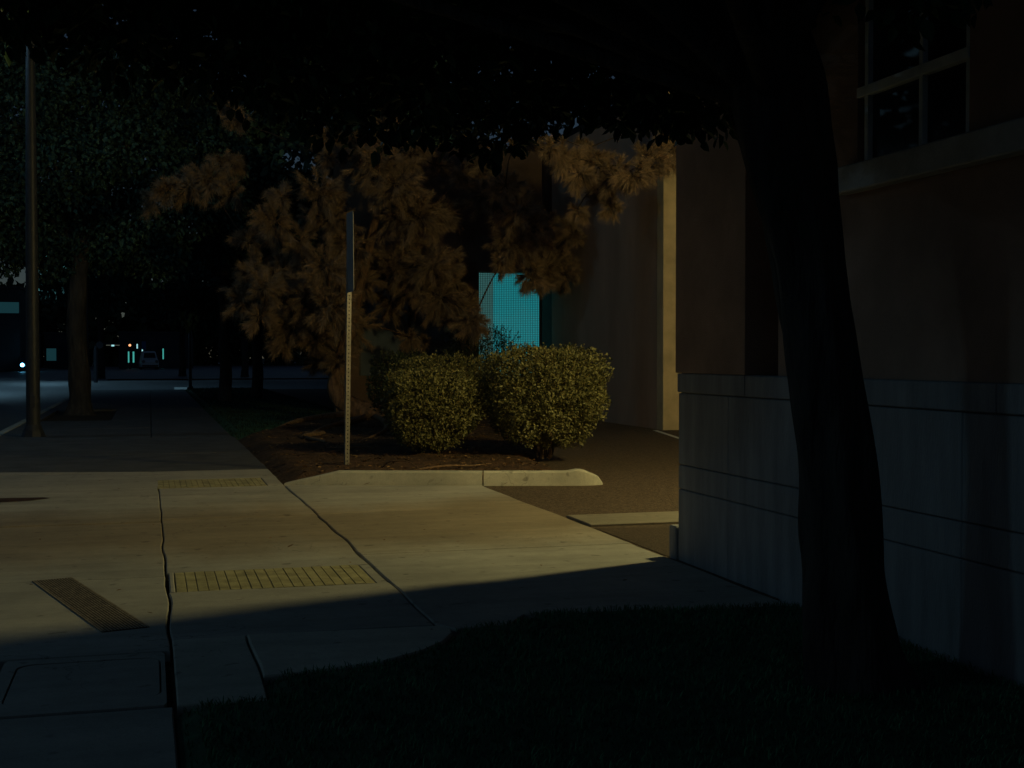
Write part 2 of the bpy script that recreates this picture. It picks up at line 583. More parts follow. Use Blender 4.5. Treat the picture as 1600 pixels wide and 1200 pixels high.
def slab_mesh(name, pts, z=0.0, amp=0.006, edge=0.007, seed=0.0, tilt=(0, 0)):
    o = jitter_outline(pts, amp=amp, seed=seed)
    cx = sum(p[0] for p in o) / len(o); cy = sum(p[1] for p in o) / len(o)
    n = len(o)
    bm = bmesh.new()
    def zz(p): return z + tilt[0] * (p[0] - cx) + tilt[1] * (p[1] - cy)
    def inset(i, e):
        a = Vector(o[i - 1]); p = Vector(o[i]); c = Vector(o[(i + 1) % n])
        d1 = (p - a).normalized(); d2 = (c - p).normalized()
        nr = Vector((-(d1.y + d2.y), d1.x + d2.x))
        if nr.length < 1e-6: nr = Vector((-d1.y, d1.x))
        nr.normalize()
        q = p + nr * e
        return (q.x, q.y)
    area = sum(o[i - 1][0] * o[i][1] - o[i][0] * o[i - 1][1] for i in range(n))
    s = 1 if area > 0 else -1
    top = [bm.verts.new((*inset(i, s * edge), zz(o[i]))) for i in range(n)]
    mid = [bm.verts.new((*o[i], zz(o[i]) - edge)) for i in range(n)]
    bot = [bm.verts.new((*o[i], -0.06)) for i in range(n)]
    bm.faces.new(top)
    for i in range(n):
        j = (i + 1) % n
        bm.faces.new((top[i], top[j], mid[j], mid[i]))
        bm.faces.new((mid[i], mid[j], bot[j], bot[i]))
    return bm_mesh(name, bm)

_sn = [0]
def slab(pts, z=None, amp=0.006, parent=walk, material=CONC, name="slab", tl=0.0012, edge=0.007):
    _sn[0] += 1
    r = random.Random(_sn[0] * 7)
    zz = r.uniform(-0.003, 0.004) if z is None else z
    return link(name, slab_mesh(name, pts, zz, amp, edge, _sn[0], (r.uniform(-tl, tl), r.uniform(-tl, tl))), material, parent)

def rect(x0, x1, y0, y1): return [(x0, y0), (x1, y0), (x1, y1), (x0, y1)]

# street-side strip, wide slabs (joint near x = 0.1 is open and dirty)
JA = [-6, -2.5, 1.0, 4.3, 5.655]
for a, c in zip(JA[:-1], JA[1:]): slab(rect(-2.74, 0.085, a + 0.004, c - 0.004))
slab(rect(-2.74, -0.735, 5.663, 6.705))
JA2 = [6.715, 9.02, 12.02, 14.45, 17.25]
for a, c in zip(JA2[:-1], JA2[1:]): slab(rect(-2.74, 0.088 - 0.012 * (a - 6.7) / 8, a + 0.004, c - 0.004), amp=0.011)
# older, darker paving beyond the drive, cast right across
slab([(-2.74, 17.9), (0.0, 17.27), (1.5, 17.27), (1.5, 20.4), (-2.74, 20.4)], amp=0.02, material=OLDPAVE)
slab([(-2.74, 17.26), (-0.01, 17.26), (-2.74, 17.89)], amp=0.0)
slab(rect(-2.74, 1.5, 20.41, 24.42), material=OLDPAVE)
JA3 = [24.47, 28.0, 31.5, 38, 44, 50, 55, 60.1]
for a, c in zip(JA3[:-1], JA3[1:]):
    if 31 < a < 38:
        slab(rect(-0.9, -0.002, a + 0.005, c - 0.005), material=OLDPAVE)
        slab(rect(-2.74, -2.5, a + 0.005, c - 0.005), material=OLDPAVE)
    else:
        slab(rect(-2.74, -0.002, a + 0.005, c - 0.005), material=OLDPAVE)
# inner strip
JB = [7.0, 8.375]
slab(rect(0.104, 1.515, 6.985, 8.372), amp=0.011)
slab([(0.100, 9.155), (1.512, 9.155), (1.51, 12.15), (0.092, 12.15)], amp=0.011)
slab([(0.092, 12.158), (1.508, 12.158), (1.48, 15.06), (0.088, 15.06)], amp=0.011)
slab([(0.055, 16.06), (1.50, 16.06), (1.50, 17.255), (0.04, 17.255)], amp=0.004)
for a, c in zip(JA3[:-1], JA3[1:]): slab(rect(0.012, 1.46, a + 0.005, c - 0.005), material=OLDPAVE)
# grooved warning strips across the inner strip, one on either side of the drive
def warning_strip(x0, x1, y0, y1, nb):
    ws = link("warning_strip", box_mesh("warning_strip", (x0, y0, -0.06), (x1, y1, -0.004)), YELLOWD, walk)
    w = (x1 - x0) / nb
    base = slab_mesh("groove_bar", [(0.0026, 0), (w - 0.0026, 0), (w - 0.0026, y1 - y0), (0.0026, y1 - y0)], 0.0, 0.0008, 0.0025)
    base.materials.append(YELLOW)
    for i in range(nb):
        gap = 0.006 if i == nb // 2 else 0.0
        link("groove_bar", base, None, ws, (x0 + i * w + gap, y0, 0.001 * (i % 3)))
warning_strip(0.15, 1.43, 8.38, 9.148, 19)
slab(rect(1.436, 1.514, 8.38, 9.148), amp=0.004)
slab(rect(0.112, 0.145, 8.38, 9.148), amp=0.003)
warning_strip(0.07, 1.30, 15.07, 16.05, 19)
slab(rect(1.306, 1.49, 15.07, 16.05), amp=0.004)
# apron between sidewalk and property line
slab([(1.62, 6.84), (1.94, 6.90), (2.09, 7.13), (2.77, 7.04), (3.705, 6.93), (3.705, 9.6), (1.529, 9.6), (1.529, 6.99)], 0.0, amp=0.009)
slab([(1.529, 9.606), (3.705, 9.606), (3.70, 12.36), (1.525, 12.22)], 0.001, amp=0.009)
slab([(1.525, 12.226), (3.70, 12.366), (3.715, 14.42), (1.496, 15.06)], 0.0, amp=0.009)
# flagstone and the flared wing at the near corner of the drive
slab(rect(0.102, 0.482, 5.64, 6.965), 0.006, amp=0.006, material=KERBC)
slab([(0.50, 6.03), (0.78, 6.07), (1.09, 6.17), (1.32, 6.34), (1.47, 6.52), (1.56, 6.70), (1.575, 6.82), (1.53, 6.90), (0.49, 6.955)], 0.012, amp=0.004, edge=0.009, material=KERBC)
# utility vault: collar slab with a lid let into it
def rrect(x0, x1, y0, y1, r, n=5):
    out = []
    for cx, cy, a0 in ((x1 - r, y0 + r, -90), (x1 - r, y1 - r, 0), (x0 + r, y1 - r, 90), (x0 + r, y0 + r, 180)):
        for i in range(n + 1):
            a = math.radians(a0 + 90 * i / n)
            out.append((cx + r * math.cos(a), cy + r * math.sin(a)))
    return out
vault = empty("utility_vault", (0, 0, 0), 0, "concrete utility vault with rounded rectangular lid in the shadowed sidewalk corner", "vault")
# collar as a ring
bm = bmesh.new()
inn = rrect(-0.63, 0.04, 5.82, 6.60, 0.09)
n_ = len(inn)
outr = []
for (x, y) in inn:
    u = x - (-0.295); v = y - 6.21
    k = 1.0 / max(abs(u) / 0.375, abs(v) / 0.512)
    outr.append((-0.32 + u * k * 1.0 + (0.005 if u > 0 else 0), 6.183 + v * k))
vi = [bm.verts.new((x, y, 0.002)) for x, y in inn]
vo = [bm.verts.new((x, y, 0.002)) for x, y in outr]
vi2 = [bm.verts.new((x, y, -0.06)) for x, y in inn]
vo2 = [bm.verts.new((x, y, -0.06)) for x, y in outr]
for i in range(n_):
    j = (i + 1) % n_
    bm.faces.new((vi[i], vi[j], vo[j], vo[i]))
    bm.faces.new((vi[i], vi2[i], vi2[j], vi[j]))
    bm.faces.new((vo[i], vo[j], vo2[j], vo2[i]))
link("collar", bm_mesh("collar", bm), CONC, vault)
lid = link("lid", slab_mesh("lid", rrect(-0.624, 0.034, 5.826, 6.594, 0.085), -0.001, 0.0, 0.004), CONC, vault)
for px_, py_ in ((-0.29, 6.50), (-0.29, 5.92)):
    box("lifting_slot", (px_ - 0.02, py_ - 0.012, -0.01), (px_ + 0.02, py_ + 0.012, -0.0012), HOLE_SHADE, lid)

# dark reddish-brown streak laid flat on the slabs
bm = bmesh.new()
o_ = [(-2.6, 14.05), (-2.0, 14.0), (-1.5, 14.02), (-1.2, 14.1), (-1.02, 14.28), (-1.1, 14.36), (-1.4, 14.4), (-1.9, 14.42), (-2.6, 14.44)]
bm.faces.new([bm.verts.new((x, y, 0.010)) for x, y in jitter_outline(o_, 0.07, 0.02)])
mark = link("dark_streak", bm_mesh("dark_streak", bm), REDBROWN)
tag(mark, "dark reddish-brown streak lying on the concrete near the lamp pole", "mark")

# ------------------------------------------------------------------ drain grate set diagonally in the sidewalk
gr = empty("drain_grate", (-0.645, 9.09, 0.0), 0, "rusty iron trench drain grate of thin parallel bars lying diagonally in sidewalk", "drain grate")
gd = Vector((0.51, -1.80, 0)).normalized()
gs = Vector((-gd.y, gd.x, 0))
if gs.x < 0: gs = -gs
ang = math.atan2(gd.y, gd.x)
gl, gw = 1.86, 0.235
def gbox(name, l0, l1, w0, w1, z0, z1, material, bev=0.0):
    o = link(name, box_mesh(name, (l0, w0, z0), (l1, w1, z1), bev), material, gr)
    o.rotation_euler = (0, 0, ang)
    return o
gbox("shade_sheet", 0.0, gl, -gw / 2, gw / 2, -0.02, 0.0035, HOLE_SHADE)  # black sheet under the bars paints the dark of the drain; no hole is cut
gbox("rim", 0.0, gl, -gw / 2 - 0.012, -gw / 2, -0.02, 0.0060, IRON)
gbox("rim", 0.0, gl, gw / 2, gw / 2 + 0.012, -0.02, 0.0060, IRON)
nb = 13
bme = box_mesh("bar", (0.004, -0.0046, 0.0037), (gl - 0.004, 0.0046, 0.0062))
bme.materials.append(IRON)
for i in range(nb):
    w = -gw / 2 + gw * (i + 0.5) / nb
    o = link("bar", bme, None, gr, (gs.x * w * (1 if gs.dot(Vector((-math.sin(ang), math.cos(ang), 0))) > 0 else -1), gs.y * w * (1 if gs.dot(Vector((-math.sin(ang), math.cos(ang), 0))) > 0 else -1), 0), (0, 0, ang))
for i in range(1, 5):
    gbox("cross_bar", gl * i / 5 - 0.003, gl * i / 5 + 0.003, -gw / 2 + 0.001, gw / 2 - 0.001, 0.0036, 0.0052, IRON)

# ------------------------------------------------------------------ planter kerb
kb = empty("planter_kerb", (0, 0, 0), 0, "pale concrete kerb along the planter with a sloping end and rounded corner", "kerb")
def kerb_piece(x0, x1, y0, y1, ramp, rnd):
    """kerb block from (x0,y0) to (x1,y1); ramp: metres over which the near end rises; rnd: rounded far end"""
    d = Vector((x1 - x0, y1 - y0, 0)); L = d.length; d.normalize()
    nr = Vector((-d.y, d.x, 0))
    n = 26
    bm = bmesh.new()
    rows = []
    for i in range(n + 1):
        t = L * i / n
        h = 0.155
        if ramp and t < ramp: h = 0.012 + (h - 0.012) * (t / ramp)
        off = 0.0
        if rnd and t > L - 0.4:
            u = (t - (L - 0.4)) / 0.4
            off = 0.10 * u ** 3
            h = 0.158 * math.sqrt(max(0.004, 1 - u ** 2.4)) + 0.022 * math.sin(min(1, u * 1.6) * math.pi) 
        p = Vector((x0, y0, 0)) + d * t
        ch = 0.018
        prof = [(off - 0.012, -0.05), (off, h - ch), (off + ch * 0.35, h - ch * 0.3), (off + ch, h), (0.15 + off, h), (0.16 + off, -0.05)]
        rows.append([bm.verts.new((p.x + nr.x * a, p.y + nr.y * a, z + 0.003 * noise.noise(Vector((p.x * 5, a * 9, 1))) if z > 0 else z)) for a, z in prof])
    for r1, r2 in zip(rows[:-1], rows[1:]):
        for k in range(5): bm.faces.new((r1[k], r1[k + 1], r2[k + 1], r2[k]))
    bm.faces.new(rows[0]); bm.faces.new(list(reversed(rows[-1])))
    return bm_mesh("kerb_stone", bm, False)
link("kerb_stone", kerb_piece(1.50, 3.722, 15.135, 14.46, 0.62, False), KERBC, kb)
link("kerb_stone", kerb_piece(3.738, 5.10, 14.455, 14.11, 0, True), KERBC, kb)

# ------------------------------------------------------------------ planter soil, lawns
SOILP = [(1.50, 15.3), (3.73, 14.56), (4.95, 14.25), (5.12, 15.4), (5.35, 17.5), (6.5, 20.4), (7.6, 24), (8.0, 28.5), (8.0, 33.0), (5.0, 33.0), (3.9, 30.7), (1.48, 23.9)]
soil, soil_h = mound("planter_soil", SOILP, 0.11, 0.10, 0.5, -0.05, 0.035, 1.7, SOIL, 2.0)
soil["kind"] = "structure"
LAWN1 = [(0.13, -5), (3.80, -5), (3.80, 6.88), (2.78, 7.0), (2.1, 7.08), (1.95, 6.86), (1.6, 6.80), (1.48, 6.48), (1.10, 6.14), (0.5, 6.0), (0.5, 5.62), (0.13, 5.62)]
lawn, lawn_h = mound("lawn", LAWN1, 0.10, 0.035, 0.5, -0.02, 0.012, 1.5, TURF, 5.0)
lawn["kind"] = "structure"
LAWN2 = [(1.47, 23.9), (3.9, 30.7), (5.0, 33), (5.0, 60), (1.47, 60)]
lawn2, lawn2_h = mound("side_lawn", LAWN2, 0.35, 0.05, 0.4, -0.02, 0.02, 0.8, TURF, 8.0)
lawn2["kind"] = "structure"

def grass(name, poly, n, hfun, ymin, length, width, material=None):
    xs = [p[0] for p in poly]; ys = [max(p[1], ymin) for p in poly]
    P = np.column_stack([RNG.uniform(min(xs), max(xs), n * 2), RNG.uniform(min(ys), max(ys), n * 2)])
    P = P[in_poly(P, poly)][:n]
    n = len(P)
    clump = np.array([noise.noise(Vector((p[0] * 2.5, p[1] * 2.5, 4))) for p in P])
    z = hfun(P) - 0.004
    az = RNG.uniform(0, 2 * math.pi, n)
    lean = RNG.uniform(0.1, 0.9, n)
    L = length * RNG.uniform(0.5, 1.2, n) * (1 + 0.35 * clump)
    D = np.column_stack([np.cos(az) * lean, np.sin(az) * lean, np.ones(n)])
    D = unit(D)
    S = np.column_stack([-np.sin(az), np.cos(az), np.zeros(n)]) * (width * 0.5)
    B = np.column_stack([P, z])
    mid = B + D * (L * 0.55)[:, None]
    tip = B + D * L[:, None] + np.column_stack([np.cos(az), np.sin(az), -0.5 * np.ones(n)]) * (L * 0.22)[:, None]
    V = np.stack([B - S, B + S, mid + S * 0.8, mid - S * 0.8, tip], 1).reshape(-1, 3)
    i = (np.arange(n) * 5)[:, None]
    T = np.concatenate([i + np.array([[0, 1, 2]]), i + np.array([[0, 2, 3]]), i + np.array([[3, 2, 4]])], 0)
    return link(name, npmesh(name, V, T), material or GRASS)
g1 = grass("lawn_grass", LAWN1, 42000, lawn_h, 2.2, 0.040, 0.006)
tag(g1, "dark mown grass in the building's shadow around the tree trunk", "grass", kind="stuff")
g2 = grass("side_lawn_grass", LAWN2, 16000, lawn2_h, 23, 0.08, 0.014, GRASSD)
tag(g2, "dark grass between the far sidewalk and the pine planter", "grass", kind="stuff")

# litter on the soil
n = 2600
P = np.column_stack([RNG.uniform(1.4, 8, n), RNG.uniform(14.2, 31, n)])
P = P[in_poly(P, SOILP)]
C = np.column_stack([P, soil_h(P) + 0.012])
az = RNG.uniform(0, 6.283, len(C))
lm = leaf_mesh("leaf_litter", C, np.column_stack([np.cos(az), np.sin(az), RNG.uniform(-0.2, 0.4, len(C))]),
               np.column_stack([RNG.normal(0, .3, len(C)), RNG.normal(0, .3, len(C)), np.ones(len(C))]),
               RNG.uniform(0.03, 0.09, len(C)), RNG.uniform(0.012, 0.04, len(C)))
tag(link("leaf_litter", lm, LITTER), "dry brown leaves and needles scattered over the planter soil", "leaf litter", kind="stuff")
# small stray leaves blown over the paving
n = 70
P = np.column_stack([RNG.uniform(-1.5, 3.6, n), RNG.uniform(5.2, 16.5, n)])
C = np.column_stack([P, np.full(n, 0.013)])
az = RNG.uniform(0, 6.283, n)
lm = leaf_mesh("stray_leaves", C, np.column_stack([np.cos(az), np.sin(az), RNG.uniform(-0.05, 0.2, n)]),
               np.column_stack([RNG.normal(0, .2, n), RNG.normal(0, .2, n), np.ones(n)]), RNG.uniform(0.015, 0.04, n), RNG.uniform(0.008, 0.018, n), -0.1)
tag(link("stray_leaves", lm, LITTER), "tiny dry leaves blown thinly over the lit paving", "leaves", kind="stuff")
# a few dead leaves on the concrete
for i, (x, y, lab) in enumerate(((2.36, 14.72, "curled dead leaf lying at the foot of the planter kerb, beside the sign post"),
                                 (3.16, 14.52, "small dry leaf lying against the kerb nearer its joint"),
                                 (3.93, 14.30, "pale scrap of leaf lying on the asphalt under the kerb joint"),
                                 (1.02, 10.05, "tiny dry leaf lying alone mid sidewalk beyond the grooved strip"))):
    C = np.array([[x, y, 0.012]])
    o = link("dead_leaf", leaf_mesh("dead_leaf", C, np.array([[1, 0.3 * i - 0.3, 0.12]]), np.array([[0.1, 0.2, 1]]), [0.09 - 0.01 * i], [0.045], -0.25), LITTER)
    tag(o, lab, "leaf", "dead leaves on the concrete")

# ------------------------------------------------------------------ building by the sidewalk (dark, street front)
XB = 3.77
bl = empty("corner_building", (XB, 8.8, 0), 0, "brown stucco building on a cast stone base with a white framed window", "building")
def bpart(name, lo, hi, material, parent=bl, bev=0.0):
    # lo, hi in world coordinates
    l = (lo[0] - XB, lo[1] - 8.8, lo[2]); h = (hi[0] - XB, hi[1] - 8.8, hi[2])
    if parent is not bl:
        pass
    return box(name, l, h, material, parent, bev)
core = bpart("wall_core", (XB + 0.035, -6, -0.1), (XB + 9, 8.765, 1.365), DARKM)
courses = [(0.0, 0.517, 2.6, 0.85), (0.523, 0.697, 2.6, 0.85), (0.703, 1.229, 2.6, 0.85), (1.236, 1.375, 2.6, 1.12)]
for ci, (z0, z1, ln, first) in enumerate(courses):
    base = bpart("stone_course", (XB + 0.016, -6, z0 - 0.004 if ci else -0.06), (XB + 0.034, 8.785, z1 + 0.004), STONED)
    y = 8.80
    k = 0
    while y > -5.5:
        l = first if k == 0 and first else ln
        proud = 0.012 if ci == 3 else (0.0, 0.003, 0.0015)[k % 3]
        zb = z0 if ci else -0.05
        o = bpart("stone_block", (XB - proud, y - l + 0.0015, zb), (XB + 0.33, y - 0.0015 if k else y, z1), STONE, base, 0.006)
        y -= l
        k += 1
    # return along the north face
    x = XB + 0.335
    while x < XB + 8:
        bpart("stone_block", (x, 8.5, zb), (x + 1.5, 8.80, z1), STONE, base, 0.006)
        x += 1.506
bpart("plinth", (XB - 0.02, 8.806, -0.05), (XB + 0.5, 8.93, 0.235), STONE, bev=0.01)
# upper storey: pier, slot, plain wall with a window opening
up = bpart("upper_wall", (XB + 0.36, 7.30, 1.376), (XB + 9, 7.678, 7.5), STUCCO)
bpart("pier", (XB - 0.012, 7.68, 1.379), (XB + 9, 8.835, 7.5), STUCCO, bev=0.004)
wy0, wy1, wz0, wz1 = 5.33, 6.34, 2.55, 3.95
XW = XB + 0.012
bpart("wall_panel", (XW, wy1, 1.379), (XW + 0.35, 7.26, 7.5), STUCCO, up)
bpart("wall_panel", (XW, -6, 1.379), (XW + 0.35, wy0, 7.5), STUCCO, up)
bpart("wall_panel", (XW, wy0 + 0.001, 1.379), (XW + 0.35, wy1 - 0.001, wz0), STUCCO, up)
bpart("wall_panel", (XW, wy0 + 0.001, wz1), (XW + 0.35, wy1 - 0.001, 7.5), STUCCO, up)
bpart("sill_band", (XB - 0.085, 3.0, 2.405), (XB + 0.01, 6.46, 2.552), SILLM, bev=0.008)
win = bpart("window", (XW + 0.16, wy0, wz0), (XW + 0.17, wy1, wz1), DARKM)
xf = XW + 0.004
bpart("frame", (xf, wy1 - 0.10, wz0 + 0.003), (xf + 0.07, wy1 - 0.065, wz1), FRAMEM, win)
bpart("frame", (xf, 5.725, wz0 + 0.003), (xf + 0.07, 5.757, wz1), FRAMEM, win)
bpart("frame", (xf, wy0, wz0 + 0.003), (xf + 0.07, wy0 + 0.035, wz1), FRAMEM, win)
bpart("rail", (xf - 0.012, wy0, 2.93), (xf + 0.06, wy1, 2.985), FRAMEM, win, 0.003)
bpart("rail", (xf, wy0, 3.5), (xf + 0.06, wy1, 3.55), FRAMEM, win, 0.003)
for (a, c) in ((wy0 + 0.036, 5.724), (5.758, wy1 - 0.101)):
    for (d, e) in ((wz0 + 0.004, 2.929), (2.986, 3.499), (3.551, wz1 - 0.002)):
        bpart("pane", (xf + 0.03, a, d), (xf + 0.036, c, e), GLASS, win)
bpart("roof", (XB - 0.1, -6, 7.5), (XB + 9, 8.9, 7.7), DARKM)

# ------------------------------------------------------------------ building behind the planter, with the lit window
fb = empty("rear_building", (10.11, 24.4, 0), 0, "plain concrete building behind the hedges with a glowing cyan screened window", "building")
def fpart(name, lo, hi, material, parent=fb, bev=0.0):
    return box(name, (lo[0] - 10.11, lo[1] - 24.4, lo[2]), (hi[0] - 10.11, hi[1] - 24.4, hi[2]), material, parent, bev)
fpart("pillar", (10.11, 24.4, -0.05), (11.2, 24.75, 7.0), PILLC, bev=0.012)
sw = fpart("side_wall", (10.114, 24.735, -0.05), (10.6, 28.35, 7.0), PANELC)
fpart("wall_panel", (10.118, 28.354, -0.05), (10.6, 32.0, 7.0), PANELC, sw, 0.003)
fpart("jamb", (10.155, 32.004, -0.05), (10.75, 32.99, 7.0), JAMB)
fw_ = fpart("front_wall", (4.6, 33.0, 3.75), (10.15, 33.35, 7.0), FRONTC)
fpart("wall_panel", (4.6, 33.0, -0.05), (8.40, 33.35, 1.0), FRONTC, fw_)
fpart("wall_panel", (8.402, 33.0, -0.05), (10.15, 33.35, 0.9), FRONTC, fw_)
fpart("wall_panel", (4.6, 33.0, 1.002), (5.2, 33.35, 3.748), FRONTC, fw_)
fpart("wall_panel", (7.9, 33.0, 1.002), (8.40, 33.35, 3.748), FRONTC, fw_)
fpart("roof", (10.2, 24.3, 7.002), (20, 45, 7.2), DARKM)
fpart("rear_wall", (10.76, 24.76, -0.05), (20, 45, 7.0), PANELC)
dw = fpart("dark_window", (5.2, 33.22, 1.002), (7.9, 33.26, 3.748), BLIND)
for x in (5.2, 6.53, 7.84):
    fpart("frame", (x, 33.1, 1.002), (x + 0.06, 33.21, 3.748), DARKM, dw)
lw = fpart("lit_window", (8.402, 33.30, 0.9), (10.15, 33.32, 3.75), DARKM)
lw["label"] = "glowing cyan window behind a fine wire screen"
fpart("lit_pane", (8.86, 33.2, 0.92), (10.14, 33.21, 3.74), E_CYAN, lw)
fpart("lit_curtain", (8.42, 33.2, 0.92), (8.855, 33.21, 3.74), E_CURT, lw)
bm = bmesh.new()
x = 8.42
while x < 10.14:
    add_box(bm, (x - 10.11 - 0.0048, 33.06 - 24.4, 0.92), (x - 10.11 + 0.0048, 33.07 - 24.4, 3.74)); x += 0.048
z = 0.94
while z < 3.74:
    add_box(bm, (8.41 - 10.11, 33.045 - 24.4, z - 0.0048), (10.14 - 10.11, 33.055 - 24.4, z + 0.0048)); z += 0.048
ms = link("wire_screen", bm_mesh("wire_screen", bm), DARKM, lw)
ms["kind"] = "stuff"

# ------------------------------------------------------------------ sodium area lamp in the car park, out of view behind the corner building
lx, ly, lz = SODIUM_POS
al = empty("wall_lamp", (lx, 8.835, lz), 0, "sodium lamp on a gooseneck arm on the drive side of the corner building", "lamp")
V, Fq = tube(smooth_path([(0, 0.0, 0.35), (0, 0.35, 0.62), (0, 0.9, 0.66), (0, ly - 8.835 - 0.12, 0.42), (0, ly - 8.835, 0.18)], 18), [0.022] * 18, 8)
link("arm", npmesh("arm", V, Fq, True), DARKM, al)
link("wall_plate", box_mesh("wall_plate", (-0.09, 0.003, 0.24), (0.09, 0.03, 0.46), 0.006), DARKM, al)
hd = link("hood", lathe("hood", [(0.0, 0.20), (0.07, 0.2), (0.10, 0.15), (0.25, 0.125), (0.26, 0.115), (0.0, 0.135)], 20), DARKM, al, (0, ly - 8.835, 0))
link("bulb", lathe("bulb", [(0.0, 0.13), (0.04, 0.12), (0.05, 0.10), (0.03, 0.08), (0.0, 0.075)], 14), E_SODIUM, hd)
light("sodium_light", 'POINT', (0, ly - 8.835, -0.2), SODIUM_POWER, SODIUM_COL, al, 0.30)

# ------------------------------------------------------------------ street lamp on the kerb side
def street_lamp(loc, h, reach, power, label, r=0.13, spot=None, group="street lamps", soft=0.12):
    t = empty("street_lamp", loc, 0, label, "street lamp", group)
    link("pole", lathe("pole", [(r, 0.0), (r * 0.98, 0.5), (r * 0.85, h * 0.45), (r * 0.62, h * 0.9), (r * 0.5, h), (0, h + 0.02)], 18), POLEM, t)
    bm = bmesh.new()
    bmesh.ops.create_cone(bm, cap_ends=True, segments=8, radius1=r * 1.7, radius2=r * 1.35, depth=0.12, matrix=Matrix.Translation((0, 0, 0.06)))
    bmesh.ops.create_cone(bm, cap_ends=True, segments=18, radius1=r * 1.35, radius2=r * 1.08, depth=0.10, matrix=Matrix.Translation((0, 0, 0.17)))
    link("base", bm_mesh("base", bm), POLEM, t)
    box("hand_hole_cover", (-0.045, -r - 0.012, 0.55), (0.045, -r + 0.03, 0.78), POLEM, t, 0.004)
    V, Fq = tube(smooth_path([(0, 0, h - 0.5), (reach * 0.25, 0, h - 0.05), (reach * 0.6, 0, h + 0.25), (reach, 0, h + 0.3)], 14), [0.05] * 14, 8)
    link("arm", npmesh("arm", V, Fq, True), POLEM, t)
    s = 1 if reach > 0 else -1
    bm = bmesh.new()
    add_box(bm, (min(reach - s * 0.1, reach + s * 0.6), -0.16, h + 0.24), (max(reach - s * 0.1, reach + s * 0.6), 0.16, h + 0.38))
    bmesh.ops.bevel(bm, geom=list(bm.edges), offset=0.04, segments=2, affect='EDGES')
    hd = link("lamp_head", bm_mesh("lamp_head", bm), POLEM, t)
    a, c = sorted((reach + s * 0.08, reach + s * 0.52))
    box("lens", (a, -0.11, h + 0.225), (c, 0.11, h + 0.239), E_COOL, hd)
    if spot:
        light("lamp_light", 'SPOT', (reach + s * 0.3, 0, h + 0.10), power, COOL_COL, t, 0.12, spot, (0, 0, 0))
    else:
        light("lamp_light", 'POINT', (reach + s * 0.3, 0, h + 0.10), power, COOL_COL, t, soft)
    return t
street_lamp((-16.0, 3.2, -0.05), 8.0, 1.6, NEAR_FILL_POWER, "unseen street lamp added across the street as cool fill", 0.13, None, soft=0.55)  # out of view, added as cool fill for the foreground shade and wall
street_lamp((-2.12, 25.5, 0), 8.4, -1.9, STREET_POWER, "tall tapered street lamp pole on the sidewalk edge before the street tree", 0.13, None)

# ------------------------------------------------------------------ sign post with a plate seen nearly edge-on
sp = empty("sign_post", (2.45, 16.6, 0.05), 0, "perforated square steel sign post carrying a narrow sign seen edge-on", "sign post")
w = 0.029
bm = bmesh.new()
def quad(a, bb, c, d): bm.faces.new([bm.verts.new(p) for p in (a, bb, c, d)])
top = 3.30
pitch, hole, holew = 0.05, 0.017, 0.0085
for side in range(4):
    R = Matrix.Rotation(side * math.pi / 2, 4, 'Z')
    def T(x, z): return R @ Vector((x, -w, z))
    if side in (0, 1):
        quad(T(-w, -0.2), T(-holew, -0.2), T(-holew, top), T(-w, top))
        quad(T(holew, -0.2), T(w, -0.2), T(w, top), T(holew, top))
        z = -0.2
        while z + pitch < top:
            quad(T(-holew, z), T(holew, z), T(holew, z + pitch - hole), T(-holew, z + pitch - hole)); z += pitch
    else:
        quad(T(-w, -0.2), T(w, -0.2), T(w, top), T(-w, top))
po = link("post", bm_mesh("post", bm), STEEL, sp)
po.rotation_euler = (math.radians(0), math.radians(0.9), math.radians(8))
liner = box("liner", (-w + 0.006, -w + 0.006, -0.2), (w - 0.006, w - 0.006, top - 0.01), DARKM, sp)
liner.rotation_euler = po.rotation_euler
# plate
bm = bmesh.new()
o_ = rrect(-0.16, 0.16, 0, 1.03, 0.04)
f = bm.faces.new([bm.verts.new((x, 0, z)) for x, z in o_])
r_ = bmesh.ops.extrude_face_region(bm, geom=[f])
bmesh.ops.translate(bm, vec=(0, 0.004, 0), verts=[v for v in r_["geom"] if isinstance(v, bmesh.types.BMVert)])
pl = link("sign_plate", bm_mesh("sign_plate", bm), SIGNB, sp, (0.035, -0.155, 2.28), (0, math.radians(1.2), math.radians(97)))
for z in (0.12, 0.9):
    b_ = link("bolt", lathe("bolt", [(0.0, 0.012), (0.010, 0.010), (0.011, 0.0)], 8), STEEL, pl, (0, -0.002, z), (math.radians(90), 0, 0))

# ------------------------------------------------------------------ surface roots
def roots(parent, items):
    for pts, r in items:
        p = smooth_path(pts, 16)
        V, Fq = tube(p, [r * (1 - 0.75 * i / 15) for i in range(16)], 6, 0.3, 3.0)
        link("root", npmesh("root", V, Fq, True), ROOTM, parent)

# ------------------------------------------------------------------ pine
pine = empty("pine_tree", (5.1, 29.6, 0), 0, "leaning pine with shaggy drooping tufts lit amber above the planter", "pine tree")
def rel(pts, o): return [(p[0] - o[0], p[1] - o[1], p[2] - o[2]) for p in pts]
PO = (5.1, 29.6, 0)
tp = smooth_path(rel([(5.55, 29.3, -0.12), (5.15, 29.4, 0.10), (4.65, 29.6, 0.26), (4.25, 29.75, 0.52), (4.12, 29.85, 0.85), (4.28, 29.95, 1.3), (4.5, 30.0, 2.0), (4.75, 30.0, 3.2), (5.1, 30.0, 4.6), (5.5, 30.0, 6.2), (5.8, 30.0, 8.0)], PO), 46)
tr = [0.30 - 0.07 * min(1, i / 8) - 0.17 * max(0, (i - 8) / 37) for i in range(46)]
V, Fq = tube(tp, tr, 16, 0.28, 2.0)
ptrunk = link("trunk", npmesh("trunk", V, Fq, True), BARKP, pine)
